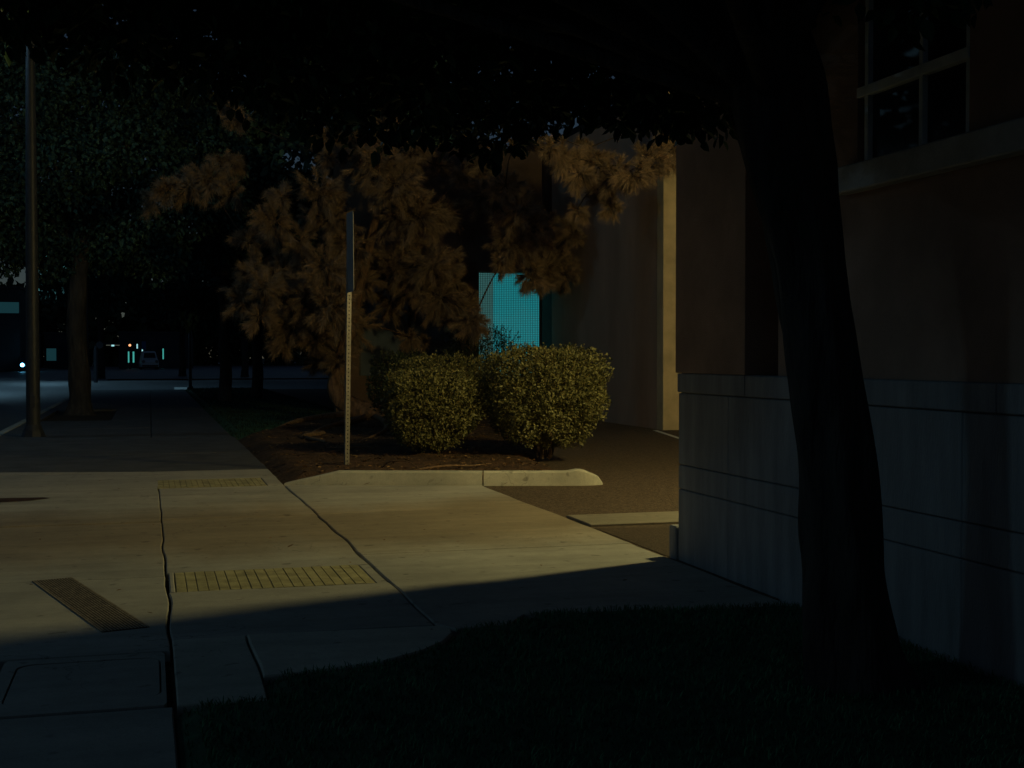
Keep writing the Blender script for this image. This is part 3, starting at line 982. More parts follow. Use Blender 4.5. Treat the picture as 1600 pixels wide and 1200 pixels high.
CL = [(2.69, 28.94, 4.52, 0.51), (2.92, 29.77, 5.12, 0.37), (3.74, 29.3, 5.24, 0.59), (4.11, 29.93, 4.74, 0.6), (4.49, 29.99, 4.08, 0.6), (4.92, 28.48, 5.75, 0.57), (5.33, 28.34, 5.32, 0.64), (6.06, 30.56, 6.4, 0.53), (5.97, 29.0, 4.7, 0.65), (5.14, 28.93, 6.19, 0.43), (4.88, 30.99, 6.42, 0.54), (5.56, 29.57, 4.74, 0.59), (6.77, 30.56, 4.96, 0.46), (3.92, 29.59, 6.53, 0.37), (2.06, 30.03, 2.78, 0.45), (2.39, 28.71, 3.01, 0.5), (2.93, 30.01, 2.72, 0.53), (2.4, 30.64, 3.49, 0.46), (3.19, 29.71, 2.19, 0.59), (2.96, 30.3, 3.55, 0.53), (3.70, 30.11, 1.95, 0.5), (3.91, 28.47, 2.59, 0.64), (4.54, 30.35, 2.21, 0.61), (4.25, 29.9, 1.46, 0.48), (3.42, 29.11, 2.9, 0.58), (3.75, 28.38, 3.44, 0.57), (4.9, 30.64, 3.3, 0.61), (3.33, 29.58, 4.09, 0.44), (5.68, 30.24, 3.6, 0.68), (6.23, 30.67, 3.24, 0.69), (6.77, 30.23, 2.92, 0.68), (7.38, 30.79, 2.56, 0.62), (7.32, 29.37, 2.29, 0.41), (6.04, 30.46, 4.0, 0.61), (6.38, 29.5, 3.63, 0.66), (7.15, 30.83, 3.35, 0.54), (6.11, 30.67, 1.95, 0.25), (7.91, 28.56, 5.44, 0.43), (8.25, 28.67, 4.88, 0.65), (8.78, 28.89, 4.47, 0.65), (9.91, 30.91, 4.2, 0.65), (9.82, 29.48, 4.47, 0.44), (9.28, 29.99, 3.65, 0.69), (8.22, 29.11, 4.17, 0.66), (9.76, 29.67, 3.48, 0.42), (8.75, 29.34, 3.42, 0.46), (8.02, 29.25, 3.75, 0.36), (7.96, 29.88, 5.31, 0.3), (7.48, 29.88, 6.51, 0.37), (7.89, 30.74, 6.16, 0.38), (7.26, 30.14, 5.85, 0.38),
      (7.73, 23.71, 5.31, 0.36), (8.02, 23.61, 5.04, 0.35), (8.48, 23.79, 5.23, 0.43), (8.66, 23.37, 4.99, 0.37), (8.8, 22.71, 4.91, 0.32), (9.49, 23.62, 5.31, 0.38), (9.91, 23.75, 5.53, 0.38), (10.15, 23.68, 5.76, 0.3), (10.31, 23.24, 5.97, 0.26), (7.38, 23.43, 5.44, 0.23),
      (1.38, 30.63, 5.62, 0.49), (1.96, 32.49, 5.57, 0.45), (2.01, 31.72, 7.18, 0.29), (0.88, 30.85, 5.48, 0.43), (0.4, 30.19, 5.26, 0.33), (1.71, 32.56, 6.28, 0.33)]
limbs = Acc()
needV, twA = [], Acc()
rr = random.Random(5)
def needles(base, tip, n, nl):
    """bottle-brush spray of needles along a twig"""
    base = np.array(base); tip = np.array(tip)
    ax = tip - base
    Lx = np.linalg.norm(ax); ax = ax / Lx
    t = RNG.beta(1.3, 1.0, n)
    p = base + np.outer(t * Lx, ax)
    r = unit(RNG.normal(0, 1, (n, 3)))
    r = unit(r - np.outer(r @ ax, ax))
    ang = np.radians(RNG.uniform(28, 70, n)) * (1.05 - 0.5 * t)
    d = np.outer(np.cos(ang), ax) * 1 + r * np.sin(ang)[:, None]
    d = unit(d) + np.array([0, 0, -0.28])
    L = nl * RNG.uniform(0.5, 1.25, n)
    s = unit(np.cross(d, RNG.normal(0, 1, (n, 3)))) * 0.0048
    e = p + d * L[:, None]
    needV.append(np.stack([p - s, p + s, e], 1).reshape(-1, 3))
base_cl = list(CL)
for (x, y, z, r) in base_cl:      # smaller tufts behind and between fill the crown
    if x > 7.3 and z < 4.3 and y > 27: continue
    for q in range(1):
        CL.append((x + rr.gauss(0, 0.4), y + rr.uniform(0.7, 1.9), z + rr.gauss(0.05, 0.36), r * rr.uniform(0.5, 0.75)))
done = []
axis = [tp[i] for i in range(12, 46)]
for (x, y, z, r) in sorted(CL, key=lambda c: min((Vector((c[0] - PO[0], c[1] - PO[1], c[2])) - a).length for a in axis)):
    c = Vector((x - PO[0], y - PO[1], z))
    dt = min((c - a).length for a in axis)
    cand = [d for d in done if d[1] < dt - 0.15]
    cand += [(a, 0.0) for a in axis if a.z < z + 0.4]
    a = min(cand, key=lambda d: (d[0] - c).length * (1.0 if d[1] else 1.25))[0] if cand else axis[0]
    done.append((c, dt))
    mid = a.lerp(c, 0.5) + Vector((rr.uniform(-.12, .12), rr.uniform(-.1, .2), rr.uniform(-.02, .2)))
    path = smooth_path([a, mid, c], 8)
    r0 = max(0.016, 0.055 - 0.010 * dt)
    limbs.add(*tube(path, [r0 * (1 - 0.5 * i / 7) for i in range(8)], 5, 0.2, 3.0))
    nt_ = int(9 + 85 * r * r)
    for q in range(nt_):
        dv = Vector((rr.gauss(0, 1), rr.gauss(0, 1), rr.gauss(0, 0.9)))
        dv.normalize()
        p0 = c + dv * r * rr.uniform(0.0, 0.5)
        out = (dv + Vector((0, 0, 0.05)) + (c - a).normalized() * 0.3).normalized()
        p1 = p0 + out * r * rr.uniform(0.4, 0.8)
        twA.add(*tube([c, p0, p1], [0.008, 0.006, 0.003], 4))
        needles(p0, p1, 190, rr.uniform(0.14, 0.24))
link("limbs", limbs.mesh("limbs"), TWIG, pine)["kind"] = "stuff"
twg = link("twigs", twA.mesh("twigs"), TWIG, pine)
twg["kind"] = "stuff"
NV = np.concatenate(needV)
nd = link("needles", npmesh("needles", NV, np.arange(len(NV)).reshape(-1, 3)), NEEDLE, pine)
nd["kind"] = "stuff"
roots(pine, [(rel([(4.4, 29.6, 0.15), (3.6, 28.6, 0.14), (2.9, 27.2, 0.12), (2.4, 25.8, 0.06)], PO), 0.10),
             (rel([(4.8, 29.3, 0.12), (4.2, 27.0, 0.16), (3.2, 24.6, 0.13), (2.6, 22.6, 0.08)], PO), 0.09),
             (rel([(5.0, 29.2, 0.12), (4.7, 26.5, 0.15), (4.2, 23.6, 0.13), (3.3, 21.0, 0.08)], PO), 0.08),
             (rel([(3.0, 23.2, 0.11), (2.5, 22.0, 0.13), (2.75, 20.6, 0.11), (2.3, 19.8, 0.03)], PO), 0.05),
             (rel([(3.3, 19.9, 0.06), (2.9, 19.4, 0.11), (2.6, 19.5, 0.10), (2.2, 18.9, 0.05)], PO), 0.03),
             (rel([(2.78, 15.9, 0.08), (2.85, 15.7, 0.19), (3.05, 15.5, 0.20), (3.2, 15.3, 0.09)], PO), 0.012),
             (rel([(3.1, 15.45, 0.10), (3.5, 15.4, 0.15), (3.9, 15.6, 0.13), (4.3, 16.2, 0.10)], PO), 0.018)])

# ------------------------------------------------------------------ shrubs
def shrub(name, c, dims, nleaf, label, material, lsize, seed, group, box_=1.1, ground=0.08, stems=5, sprigs=60):
    """clipped shrub: leaves crowd an uneven shell, thin out inside; stems show below"""
    t = empty(name, (c[0], c[1], ground), 0, label, "shrub", group)
    rx, ry, h, skirt = dims
    rg = np.random.default_rng(seed)
    n = nleaf
    u = unit(rg.normal(0, 1, (n, 3)))
    # superellipsoid for a clipped outline
    e = 2.0 + box_ * 2.2
    k = (np.abs(u) ** e).sum(1) ** (-1 / e)
    s = u * k[:, None]
    lump = np.array([noise.noise(Vector((a * 2.3 + seed, b_ * 2.3, c_ * 2.3))) * 0.15 + noise.noise(Vector((a * 6 + seed, b_ * 6, c_ * 6))) * 0.10 for a, b_, c_ in s])
    depth = 1 - np.abs(rg.normal(0, 0.16, n))
    deep = rg.random(n) < 0.22
    depth = np.where(deep, rg.uniform(0.35, 0.85, n), depth)
    pocket = np.array([noise.noise(Vector((a * 3.6 + seed * 2, b_ * 3.6, c_ * 3.6))) for a, b_, c_ in s])
    depth = np.where(pocket < -0.26, np.minimum(depth, 1.0 + (pocket + 0.26) * 1.6), depth)
    P = s * (depth + lump)[:, None]
    hz_ = (h - skirt) / 2
    P = P * np.array([rx, ry, hz_]) + np.array([0, 0, skirt + hz_])
    # taper in towards the skirt
    tz = np.clip((P[:, 2] - skirt) / (h - skirt), 0, 1)
    P[:, :2] *= (0.66 + 0.34 * np.clip(tz * 2.2, 0, 1))[:, None]
    D = unit(s / np.array([rx, ry, hz_])) * 0.9 + rg.normal(0, 0.65, (n, 3)) + np.array([0, 0, 0.35])
    Nn = unit(rg.normal(0, 0.55, (n, 3)) + u * 0.9 + np.array([0, 0, 0.35]))
    L = lsize * rg.uniform(0.45, 1.35, n)
    cs, ds, ns, ls = [P], [D], [Nn], [L]
    # loose sprigs that break the clipped outline
    tw = Acc()
    for q in range(sprigs):
        th = rg.uniform(0, 6.283); rad = math.sqrt(rg.uniform(0, 1))
        b0 = np.array([rx * 0.93 * rad * math.cos(th), ry * 0.93 * rad * math.sin(th), h - 0.03 - 0.12 * rad ** 4 * h])
        dr = unit(np.array([[math.cos(th) * rad * 0.5 + rg.normal(0, .2), math.sin(th) * rad * 0.5 + rg.normal(0, .2), 1.0]]))[0]
        ln = rg.uniform(0.05, 0.17)
        m_ = 7
        tt = np.linspace(0.1, 1, m_)
        cs.append(b0 + np.outer(tt * ln, dr)); ls.append(np.full(m_, lsize * 0.85))
        ds.append(unit(rg.normal(0, 0.8, (m_, 3)) + dr)); ns.append(unit(rg.normal(0, 1, (m_, 3)) + np.array([0, 0, 1])))
        tw.add(*tube([tuple(b0 - dr * 0.1), tuple(b0 + dr * ln)], [0.004, 0.002], 4))
    cs = np.concatenate(cs); ds = np.concatenate(ds); ns = np.concatenate(ns); ls = np.concatenate(ls)
    fo = link("foliage", leaf_mesh("foliage", cs, ds, ns, ls, ls * 0.55), material, t)
    fo["kind"] = "stuff"
    for q in range(stems):
        th = 6.283 * q / stems + rg.uniform(-.4, .4)
        pts = [(0.10 * math.cos(th), 0.10 * math.sin(th), -0.05), (0.18 * math.cos(th), 0.18 * math.sin(th), skirt * 0.8 + 0.1),
               (rx * 0.45 * math.cos(th), ry * 0.45 * math.sin(th), h * 0.55), (rx * 0.62 * math.cos(th + .3), ry * 0.62 * math.sin(th + .3), h * 0.85)]
        for bq in range(4):
            a0 = Vector(pts[1]).lerp(Vector(pts[2]), rg.uniform(0.1, 1))
            a1 = Vector((rx * 0.8 * math.cos(th + rg.uniform(-1, 1)), ry * 0.8 * math.sin(th + rg.uniform(-1, 1)), rg.uniform(skirt + 0.1, h * 0.95)))
            tw.add(*tube([tuple(a0), tuple(a0.lerp(a1, 0.5) + Vector((0, 0, 0.05))), tuple(a1)], [0.012, 0.008, 0.004], 4))
        V, Fq = tube(smooth_path(pts, 10), [0.030 * (1 - 0.07 * i) for i in range(10)], 6, 0.3, 4.0)
        link("stem", npmesh("stem", V, Fq, True), STEMM, t)
    tt_ = link("twigs", tw.mesh("twigs"), STEMM, t)
    tt_["kind"] = "stuff"
    return t
GS = "shrubs in the planter"
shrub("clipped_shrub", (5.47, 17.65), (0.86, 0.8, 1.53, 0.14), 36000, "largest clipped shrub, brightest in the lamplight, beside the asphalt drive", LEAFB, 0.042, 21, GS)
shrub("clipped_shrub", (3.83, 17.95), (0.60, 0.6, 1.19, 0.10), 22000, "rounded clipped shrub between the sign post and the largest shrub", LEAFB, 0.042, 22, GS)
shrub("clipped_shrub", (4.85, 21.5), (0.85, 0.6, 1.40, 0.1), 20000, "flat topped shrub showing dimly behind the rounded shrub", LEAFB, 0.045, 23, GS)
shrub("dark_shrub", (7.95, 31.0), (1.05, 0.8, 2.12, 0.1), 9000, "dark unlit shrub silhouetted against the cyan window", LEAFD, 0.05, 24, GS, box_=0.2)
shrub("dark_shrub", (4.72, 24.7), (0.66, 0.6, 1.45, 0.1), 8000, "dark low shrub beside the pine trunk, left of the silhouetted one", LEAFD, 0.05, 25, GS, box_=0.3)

# ------------------------------------------------------------------ broadleaf trees
def crown_leaves(centres, n, lsize, seed, flat=0.6):
    rg = np.random.default_rng(seed)
    C, D, Nn = [], [], []
    tot = sum(c[3] ** 2 for c in centres)
    for (x, y, z, r) in centres:
        k = int(n * r * r / tot)
        u = unit(rg.normal(0, 1, (k, 3)))
        rad = r * rg.uniform(0.25, 1.0, k) ** 0.5
        lump = np.array([noise.noise(Vector((x + a[0] * 2, y + a[1] * 2, z + a[2] * 2))) for a in u])
        p = u * (rad * (1 + 0.35 * lump))[:, None] * np.array([1, 1, 0.75]) + np.array([x, y, z])
        C.append(p)
        D.append(u * 0.5 + rg.normal(0, 0.6, (k, 3)) + np.array([0, 0, -0.35]))
        Nn.append(unit(rg.normal(0, flat, (k, 3)) + np.array([0, 0, 0.8])))
    C = np.concatenate(C); D = np.concatenate(D); Nn = np.concatenate(Nn)
    L = lsize * rg.uniform(0.6, 1.25, len(C))
    return leaf_mesh("crown", C, D, Nn, L, L * 0.62)

def broadleaf(name, loc, trunk_pts, trunk_r, clumps, nleaf, lsize, label, leafmat, seed, group, sides=12, rough=0.2, radii=None):
    t = empty(name, loc, 0, label, "tree", group)
    p = smooth_path(trunk_pts, 26 if sides < 30 else 70)
    n = len(p)
    rad = []
    for i in range(n):
        f = i / (n - 1)
        rad.append(trunk_r * (1.0 + 0.45 * max(0, 1 - f * 9) ** 2) * (1 - 0.5 * f))
    if radii:
        rad = [float(np.interp(q.z, radii[0], radii[1])) for q in p]
    V, Fq = tube(p, rad, sides, rough, 1.6, seed=seed)
    link("trunk", npmesh("trunk", V, Fq, True), BARKN, t)
    lb = Acc()
    rg = random.Random(seed)
    for (x, y, z, r) in clumps:
        if r < 0.3: continue
        k = rg.randint(int(n * 0.72), n - 1)
        a = p[k]
        c = Vector((x, y, z))
        m_ = a.lerp(c, 0.5) + Vector((rg.uniform(-.3, .3), rg.uniform(-.3, .3), 0.25))
        r0 = trunk_r * rg.uniform(0.22, 0.4)
        lb.add(*tube(smooth_path([a, m_, c], 9), [r0 * (1 - 0.85 * i / 8) for i in range(9)], 6, 0.2, 2.0))
        for q in range(4):
            e = c + Vector((rg.gauss(0, r * .5), rg.gauss(0, r * .5), rg.gauss(0, r * .35)))
            lb.add(*tube([tuple(c.lerp(m_, 0.3)), tuple(e)], [r0 * 0.3, 0.006], 4))
    link("limbs", lb.mesh("limbs"), BARKN, t)["kind"] = "stuff"
    cr = link("crown", crown_leaves(clumps, nleaf, lsize, seed), leafmat, t)
    cr["kind"] = "stuff"
    return t

# the shade tree whose trunk stands close by on the lawn and whose crown roofs the view
NT = (3.0, 5.05, 0.0)
rg = random.Random(77)
ncl = []
# skirt of low clumps along the lower rim of the crown, from the street side round to the drive
skirt = []
for px_x, zz in ((-2.6, 3.75), (-2.2, 3.55), (-1.85, 3.5), (-1.5, 3.45), (-1.15, 3.4), (-0.8, 3.35), (-0.45, 3.35), (-0.1, 3.25), (0.25, 3.3), (0.55, 3.2), (0.85, 3.12), (1.15, 3.2), (1.45, 3.1), (1.75, 3.05), (2.05, 3.12), (2.35, 3.05), (2.65, 3.1), (2.95, 3.12), (3.2, 3.1)):
    skirt.append((px_x, 6.75 + 0.2 * px_x * 0.6 + rg.uniform(-0.25, 0.25), zz + rg.uniform(-0.05, 0.08), rg.uniform(0.36, 0.5)))
    skirt.append((px_x * 0.95, 6.4 + rg.uniform(-0.2, 0.4), zz + 0.35, rg.uniform(0.4, 0.5)))
    skirt.append((px_x, 7.0 + rg.uniform(-0.3, 0.3), zz + 0.65, rg.uniform(0.55, 0.75)))
skirt += [(0.2, 6.8, 3.4, .38), (0.5, 6.7, 3.45, .38), (0.0, 6.5, 3.5, .4), (0.8, 6.9, 3.35, .34), (0.35, 6.4, 3.55, .42), (0.3, 6.9, 2.92, .2), (0.62, 6.95, 2.86, .2), (0.95, 7.0, 2.72, .22), (1.2, 7.05, 2.66, .2), (1.45, 7.0, 2.82, .24), (1.75, 7.05, 2.68, .2), (1.92, 7.0, 2.6, .17), (2.15, 7.0, 2.82, .24),
          (2.4, 6.95, 2.86, .22), (2.62, 7.0, 2.88, .22), (2.9, 7.05, 2.93, .24), (3.1, 7.1, 2.86, .2), (-0.2, 6.7, 3.0, .25), (-0.7, 6.6, 3.05, .25), (-1.3, 6.6, 3.12, .28), (2.92, 4.55, 2.98, .22), (3.2, 4.6, 3.1, .26)]
for s_ in skirt: ncl.append((s_[0] - NT[0], s_[1] - NT[1], s_[2] + (0.11 if s_[3] < 0.26 and s_[1] > 6 else 0.0), s_[3]))
for i in range(52):
    a = rg.uniform(0, 6.283); rad = math.sqrt(rg.uniform(0, 1)) * 4.6
    x = -1.2 + rad * math.cos(a); y = -0.6 + rad * math.sin(a)
    zz = rg.uniform(4.3, 6.8) - 0.08 * rad
    ncl.append((x, min(y, 2.6), zz, rg.uniform(0.8, 1.25)))
ncl = [(x, y, z, r) for (x, y, z, r) in ncl if x + NT[0] < XB - 0.35 - r * 0.2 or (y + NT[1] > 9.6)]
broadleaf("shade_tree", NT, [(0.06, 0, -0.08), (0.0, 0, 0.25), (-0.06, 0.0, 0.8), (-0.13, 0, 1.38), (-0.2, 0.02, 1.8), (-0.26, 0.05, 2.2), (-0.34, 0.12, 2.7), (-0.42, 0.25, 3.4), (-0.5, 0.5, 4.4)], 0.172,
          ncl, 120000, 0.088, "big dark shade tree with a leaning trunk on the near lawn", LEAFN, 31, "broadleaf trees", sides=48, rough=0.35, radii=([-0.1, 0.0, 0.12, 0.35, 0.6, 1.4, 1.9, 2.3, 2.7, 4.4], [0.29, 0.25, 0.205, 0.175, 0.162, 0.145, 0.155, 0.19, 0.20, 0.09]))

# street tree in its cutout on the far sidewalk
STc = [(-1.3, 0.4, 5.0, 1.5), (0.9, 0.2, 4.9, 1.4), (-2.6, 0.0, 5.8, 1.6), (2.3, 0.6, 5.6, 1.5), (-0.4, -0.8, 6.3, 1.7), (1.4, -0.5, 6.9, 1.6), (-3.4, 0.5, 7.4, 1.7), (-1.8, -0.8, 7.8, 1.8), (0.3, 0.2, 8.2, 1.9), (3.0, 0.3, 7.4, 1.6), (-2.2, 0.3, 4.3, 1.0), (1.9, 0.2, 4.3, 1.0), (-3.6, -0.3, 6.0, 1.2), (3.6, 0.6, 6.0, 1.2), (-0.5, 0.3, 4.2, 0.9), (-1.0, 0, 9.4, 1.8), (1.6, 0, 9.2, 1.7), (-3.0, 0, 9.3, 1.6)]
broadleaf("street_tree", (-1.81, 35.9, 0), [(0, 0, -0.1), (0.0, 0, 0.6), (-0.05, 0, 1.6), (-0.08, 0, 2.6), (0.0, 0, 3.6), (0.1, 0, 5.0), (0.1, 0, 6.5)], 0.33, STc, 52000, 0.145,
          "street tree with a pale trunk just beyond the lamp pole", LEAFS, 41, "broadleaf trees")
# trees farther off, each its own
FT = [((3.6, 46.0, 0), 0.22, 7.5, 2.9, "dark tree on the lawn strip between street tree and pine", 51),
      ((8.2, 54.0, 0), 0.25, 8.5, 3.4, "dark tree behind the pine, beyond the rear building's corner", 52),
      ((-19.5, 62.0, 0), 0.3, 9.5, 3.6, "tree across the street at the far left of the intersection", 53),
      ((6.8, 98.0, 0), 0.3, 9.0, 4.0, "tree on the far side of the intersection beyond the slim pole", 54),
      ((-3.6, 101.0, 0), 0.3, 11.5, 4.2, "tree on the far corner behind the street tree trunk", 55),
      ((2.4, 104.0, 0), 0.3, 11.5, 4.0, "tree on the far side directly above the small far lights", 56),
      ((14.5, 100.0, 0), 0.3, 10.0, 4.5, "far tree beyond the intersection, seen behind the pine branches", 57)]
FT += [((-5.6, 49.0, -0.14), 0.3, 13.5, 4.8, "broad dark tree across the sidewalk's kerb line, behind the street tree's crown", 63),
       ((-17.6, 132.0, 0), 0.25, 5.6, 2.6, "low round tree silhouetted against the dim teal fascia", 62),
       ((2.3, 42.5, 0), 0.22, 12.5, 3.5, "slender dark tree close behind the street tree, on the lawn edge", 58),
       ((6.0, 38.5, 0), 0.25, 13.5, 4.2, "tall dark tree rising right behind the pine", 59),
       ((9.2, 44.0, 0), 0.3, 14.0, 4.6, "tallest dark tree, showing over the rear building", 60),
       ((-5.2, 97.0, 0), 0.3, 12.0, 4.6, "broad dark tree filling the gap left of the street tree's trunk", 61)]
for loc, tr_, h, R_, lab, sd in FT:
    rg = random.Random(sd)
    cl = []
    for i in range(26):
        a = rg.uniform(0, 6.283); q = math.sqrt(rg.uniform(0, 1)) * R_ * 0.8
        zz = rg.uniform(h * 0.30 if loc[1] < 50 else (h * 0.42 if loc[1] < 90 else h * 0.46), h)
        cl.append((q * math.cos(a), q * math.sin(a), zz, rg.uniform(0.75, 1.1) * R_ * 0.36))
    broadleaf("background_tree", loc, [(0, 0, -0.3), (0.05, 0, 1.0), (0.0, 0, 2.4), (0.1, 0, h * 0.6), (0, 0, h * 0.85)], tr_, cl, 15000, 0.26 if loc[1] < 90 else 0.36, lab, LEAFS, sd, "broadleaf trees", sides=8)

# ------------------------------------------------------------------ intersection and beyond
street_lamp((-4.2, 93.0, -0.05), 9.0, -2.5, CROSS_POWER * 0.5, "street lamp standing on the far corner of the intersection", 0.1, 140)
street_lamp((-16.2, 71.0, -0.05), 10.0, 6.0, CROSS_POWER, "street lamp across the street lighting the intersection", 0.11, 140)
# slim pole at the near corner
t = empty("slim_pole", (1.72, 64.5 - 5.2, 0), 0, "slim grey pole at the near corner of the intersection", "pole")
link("shaft", lathe("shaft", [(0.075, -0.1), (0.07, 1.5), (0.06, 2.9), (0, 2.92)], 12), POLEM, t)
link("collar", lathe("collar", [(0.0, 0.02), (0.16, 0.02), (0.13, 0.14), (0.08, 0.18)], 12), POLEM, t)
box("push_button_box", (-0.06, -0.13, 0.95), (0.06, -0.06, 1.2), DARKM, t, 0.01)
# short post with a round head
t = empty("round_head_post", (-3.3, 84.0, -0.13), 0, "short post with a round head standing in the intersection light", "post")
link("shaft", lathe("shaft", [(0.13, 0.0), (0.12, 2.0), (0.05, 2.3)], 12), POLEM, t)
bm = bmesh.new()
bmesh.ops.create_cone(bm, cap_ends=True, segments=20, radius1=0.22, radius2=0.22, depth=0.05, matrix=Matrix.Translation((0.25, -0.02, 2.35)) @ Matrix.Rotation(math.pi / 2, 4, 'X'))
link("round_head", bm_mesh("round_head", bm), POLEM, t)
box("bracket", (0.0, -0.03, 2.2), (0.25, 0.02, 2.26), STEEL, t)

# cars
def car(name, loc, rz, paint, label, van=False, lights=None, group=None):
    t = empty(name, loc, rz, label, "van" if van else "car", group)
    W2 = 0.9 if not van else 1.0
    # side profile (y forward = -), extruded with tumblehome
    if van:
        prof = [(-2.4, 0.35), (-2.45, 0.9), (-2.2, 1.15), (-1.6, 1.3), (-1.05, 2.0), (-0.4, 2.2), (2.1, 2.2), (2.4, 2.0), (2.45, 0.9), (2.4, 0.35)]
    else:
        prof = [(-2.2, 0.32), (-2.28, 0.62), (-2.1, 0.86), (-1.0, 1.0), (-0.35, 1.48), (0.9, 1.52), (1.7, 1.12), (2.2, 1.05), (2.28, 0.6), (2.2, 0.32)]
    bm = bmesh.new()
    rows = []
    for sx, ins in ((-1, 0), (-1, 1), (1, 1), (1, 0)):
        row = []
        for y, z in prof:
            tz = max(0, (z - 0.95) / 0.9)
            x = sx * (W2 - 0.20 * tz - (0.10 if not ins else 0.0) * 0)
            if ins: x = sx * (W2 - 0.20 * tz - 0.12)
            row.append(bm.verts.new((x, y + (0 if ins else (0.10 if y < 0 else -0.10)), z if ins else z - 0.05)))
        rows.append(row)
    m_ = len(prof)
    for a, c in zip(rows[:-1], rows[1:]):
        for k in range(m_):
            bm.faces.new((a[k], a[(k + 1) % m_], c[(k + 1) % m_], c[k]))
    bm.faces.new(rows[0]); bm.faces.new(list(reversed(rows[-1])))
    link("body", bm_mesh("body", bm, False), paint, t)
    for sx in (-1, 1):
        for y in (-1.4, 1.4):
            wv = link("wheel", lathe("wheel", [(0.0, -0.1), (0.28, -0.1), (0.33, -0.07), (0.33, 0.07), (0.28, 0.1), (0.0, 0.1)], 18), RUBBER, t, (sx * (W2 - 0.08), y, 0.33), (0, math.pi / 2, 0))
            link("rim", lathe("rim", [(0.0, 0.105), (0.18, 0.11), (0.21, 0.1)], 14), STEEL, wv) if sx > 0 else link("rim", lathe("rim", [(0.0, -0.105), (0.18, -0.11), (0.21, -0.1)], 14), STEEL, wv)
    zw0, zw1, yw0, yw1 = (1.38, 1.98, -1.52, -1.08) if van else (1.05, 1.44, -0.93, -0.42)
    V = [(-W2 + 0.3, yw0 - 0.03, zw0), (W2 - 0.3, yw0 - 0.03, zw0), (W2 - 0.4, yw1 - 0.03, zw1), (-W2 + 0.4, yw1 - 0.03, zw1)]
    me = bpy.data.meshes.new("windscreen"); me.from_pydata(V, [], [(0, 1, 2, 3)])
    link("windscreen", me, GLASS, t)
    zh = 0.95 if van else 0.72
    for sx in (-1, 1):
        hl = link("headlight", lathe("headlight", [(0.0, 0.03), (0.14, 0.025), (0.19, 0.0), (0.20, -0.03)], 14), lights or STEEL, t, (sx * (W2 - 0.25), -2.30 - (0.14 if van else 0), zh), (math.pi / 2, 0, 0))
    box("bumper", (-W2 + 0.08, -2.38 - (0.12 if van else 0), 0.38), (W2 - 0.08, -2.2, 0.54), DARKM, t, 0.02)
    return t
car("approaching_car", (-13.1, 150, -0.14), math.radians(10), CARM, "oncoming car with one bright blue-white headlight far down the street", lights=E_HEAD)
car("parked_van", (-0.2, 160, -0.05), math.radians(4), VANM, "pale parked van facing us among the small far lights", van=True)

# shops and lit things at the end of the street
def far_building(loc, w, d, h, label, material, lit):
    t = empty("distant_shop", loc, 0, label, "shop", "far shops")
    box("wall", (0, 0, 0), (w, d, h), material, t)
    box("parapet", (-0.15, -0.15, h), (w + 0.15, d, h + 0.25), FARD, t)
    for nm, x0, x1, z0, z1, em in lit:
        f = box(nm, (x0, -0.06, z0), (x1, -0.004, z1), em, t)
        box("frame", (x0 - 0.08, -0.09, z1), (x1 + 0.08, 0.0, z1 + 0.08), DARKM, f)
        box("frame", (x0 - 0.08, -0.09, z0), (x0, 0.0, z1), DARKM, f)
    return t
far_building((-22.0, 172, -0.05), 8.2, 10, 4.2, "far shop with a small lit blue-green window behind the headlights", FARD,
             [("lit_window", 6.7, 7.3, 2.2, 3.1, E_TEAL), ("lit_window", 5.9, 6.65, 1.8, 3.2, E_TEALD), ("lit_window", 7.9, 8.15, 0.8, 2.9, E_TEALD)])
far_building((-34, 150, -0.05), 20.2, 8, 9.0, "tall far building with a dim teal fascia at the street's far end", FARD,
             [("lit_fascia", 15.2, 20.15, 6.3, 7.5, E_TEALD)])
far_building((-13.4, 178, -0.05), 5.2, 8, 4.5, "far shop glowing teal right beside the lamp pole", FARD,
             [("lit_window", 0.3, 1.5, 1.0, 2.6, E_TEALD), ("lit_window", 3.2, 4.8, 2.5, 2.75, E_TEALD)])
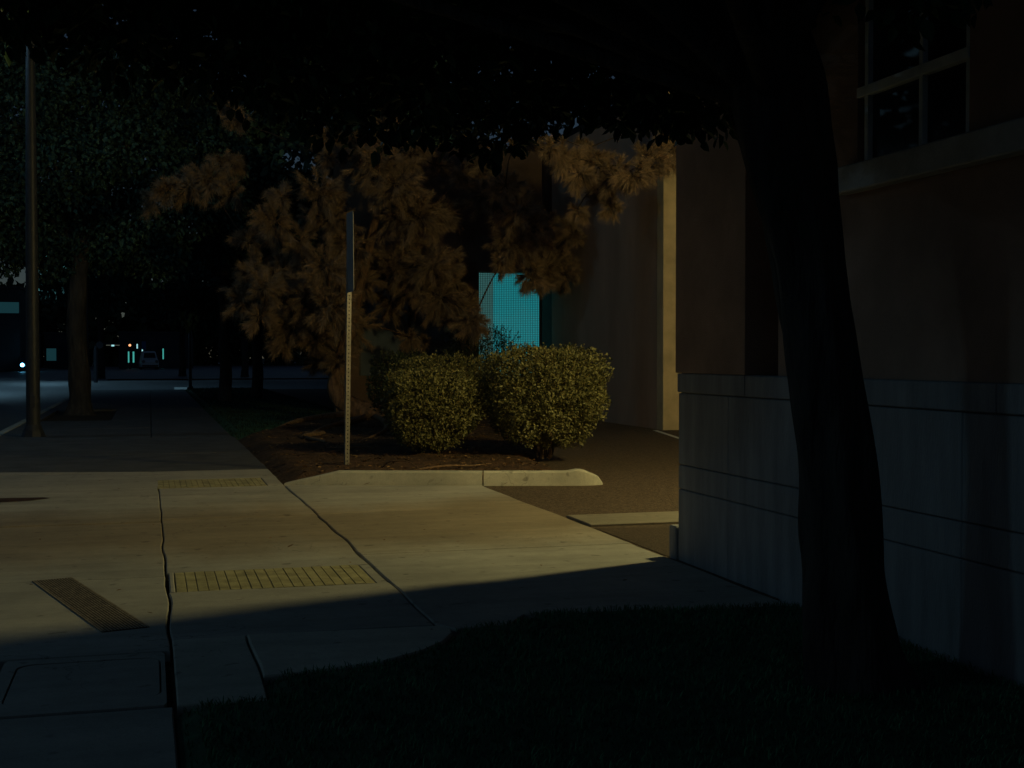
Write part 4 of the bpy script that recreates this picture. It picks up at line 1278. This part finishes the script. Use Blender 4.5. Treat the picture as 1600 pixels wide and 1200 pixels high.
far_building((-4.0, 176, -0.05), 9.5, 8, 4.6, "far shop with narrow glowing green doorways", FARD,
             [("lit_doorway", 1.15, 1.35, 0.75, 2.2, E_GREEN), ("lit_doorway", 1.75, 1.95, 0.75, 2.2, E_GREEN), ("lit_window", 2.25, 2.4, 2.6, 3.2, E_WHITE), ("lit_window", 2.9, 3.05, 2.2, 3.0, E_WHITE), ("lit_doorway", 5.55, 5.7, 1.2, 2.6, E_GREEN)])
# fuel-station style canopy with a strip light
t = empty("lit_canopy", (-4.4, 166, -0.05), 0, "small far canopy with a white strip light under its roof", "canopy")
box("roof", (-1.6, -1, 3.0), (1.3, 1, 3.25), FARD, t, 0.03)
for x in (-1.4, 1.1): box("column", (x - 0.06, -0.8, 0), (x + 0.06, -0.68, 3.0), FARD, t)
box("strip_light", (-0.22, -0.75, 2.80), (0.12, -0.65, 2.99), E_WHITE, t)
box("strip_light", (-0.85, -0.75, 2.88), (-0.30, -0.65, 2.99), E_DIM, t)
box("strip_light", (0.2, -0.75, 2.88), (0.75, -0.65, 2.99), E_DIM, t)
# traffic signal showing orange
t = empty("traffic_signal", (-2.42, 164, -0.05), 0, "small far traffic signal showing an orange light", "traffic signal")
link("pole", lathe("pole", [(0.08, 0), (0.07, 3.2), (0, 3.22)], 10), POLEM, t)
box("housing", (-0.17, -0.25, 2.45), (0.17, -0.06, 3.4), DARKM, t, 0.03)
for k, (z, em) in enumerate(((2.62, DARKM), (2.92, E_ORANGE), (3.22, DARKM))):
    link("lamp", lathe("lamp", [(0.0, 0.02), (0.13, 0.01), (0.15, -0.02)], 14), em, t, (0, -0.27, z), (math.pi / 2, 0, 0))
# blue sign
t = empty("blue_sign", (-0.78, 163, -0.05), 0, "dim blue sign board on a post far beyond the intersection", "sign")
link("post", lathe("post", [(0.05, 0), (0.05, 2.5), (0, 2.5)], 8), POLEM, t)
box("board", (-0.25, -0.06, 2.4), (0.25, -0.052, 3.4), BLUES, t)

# far wood behind the shops
cl = []
rg = random.Random(9)
for x in np.arange(-150, 190, 7.0):
    for k in range(3):
        cl.append((x + rg.uniform(-3, 3), 232 + rg.uniform(-6, 6), 2.0 + 4.2 * k + rg.uniform(-1, 1.5), rg.uniform(4.0, 6.0)))
tl = link("far_wood", crown_leaves(cl, 36000, 2.0, 99), LEAFD)
tag(tl, "dark belt of far trees closing the view behind the shops", "wood", kind="stuff")
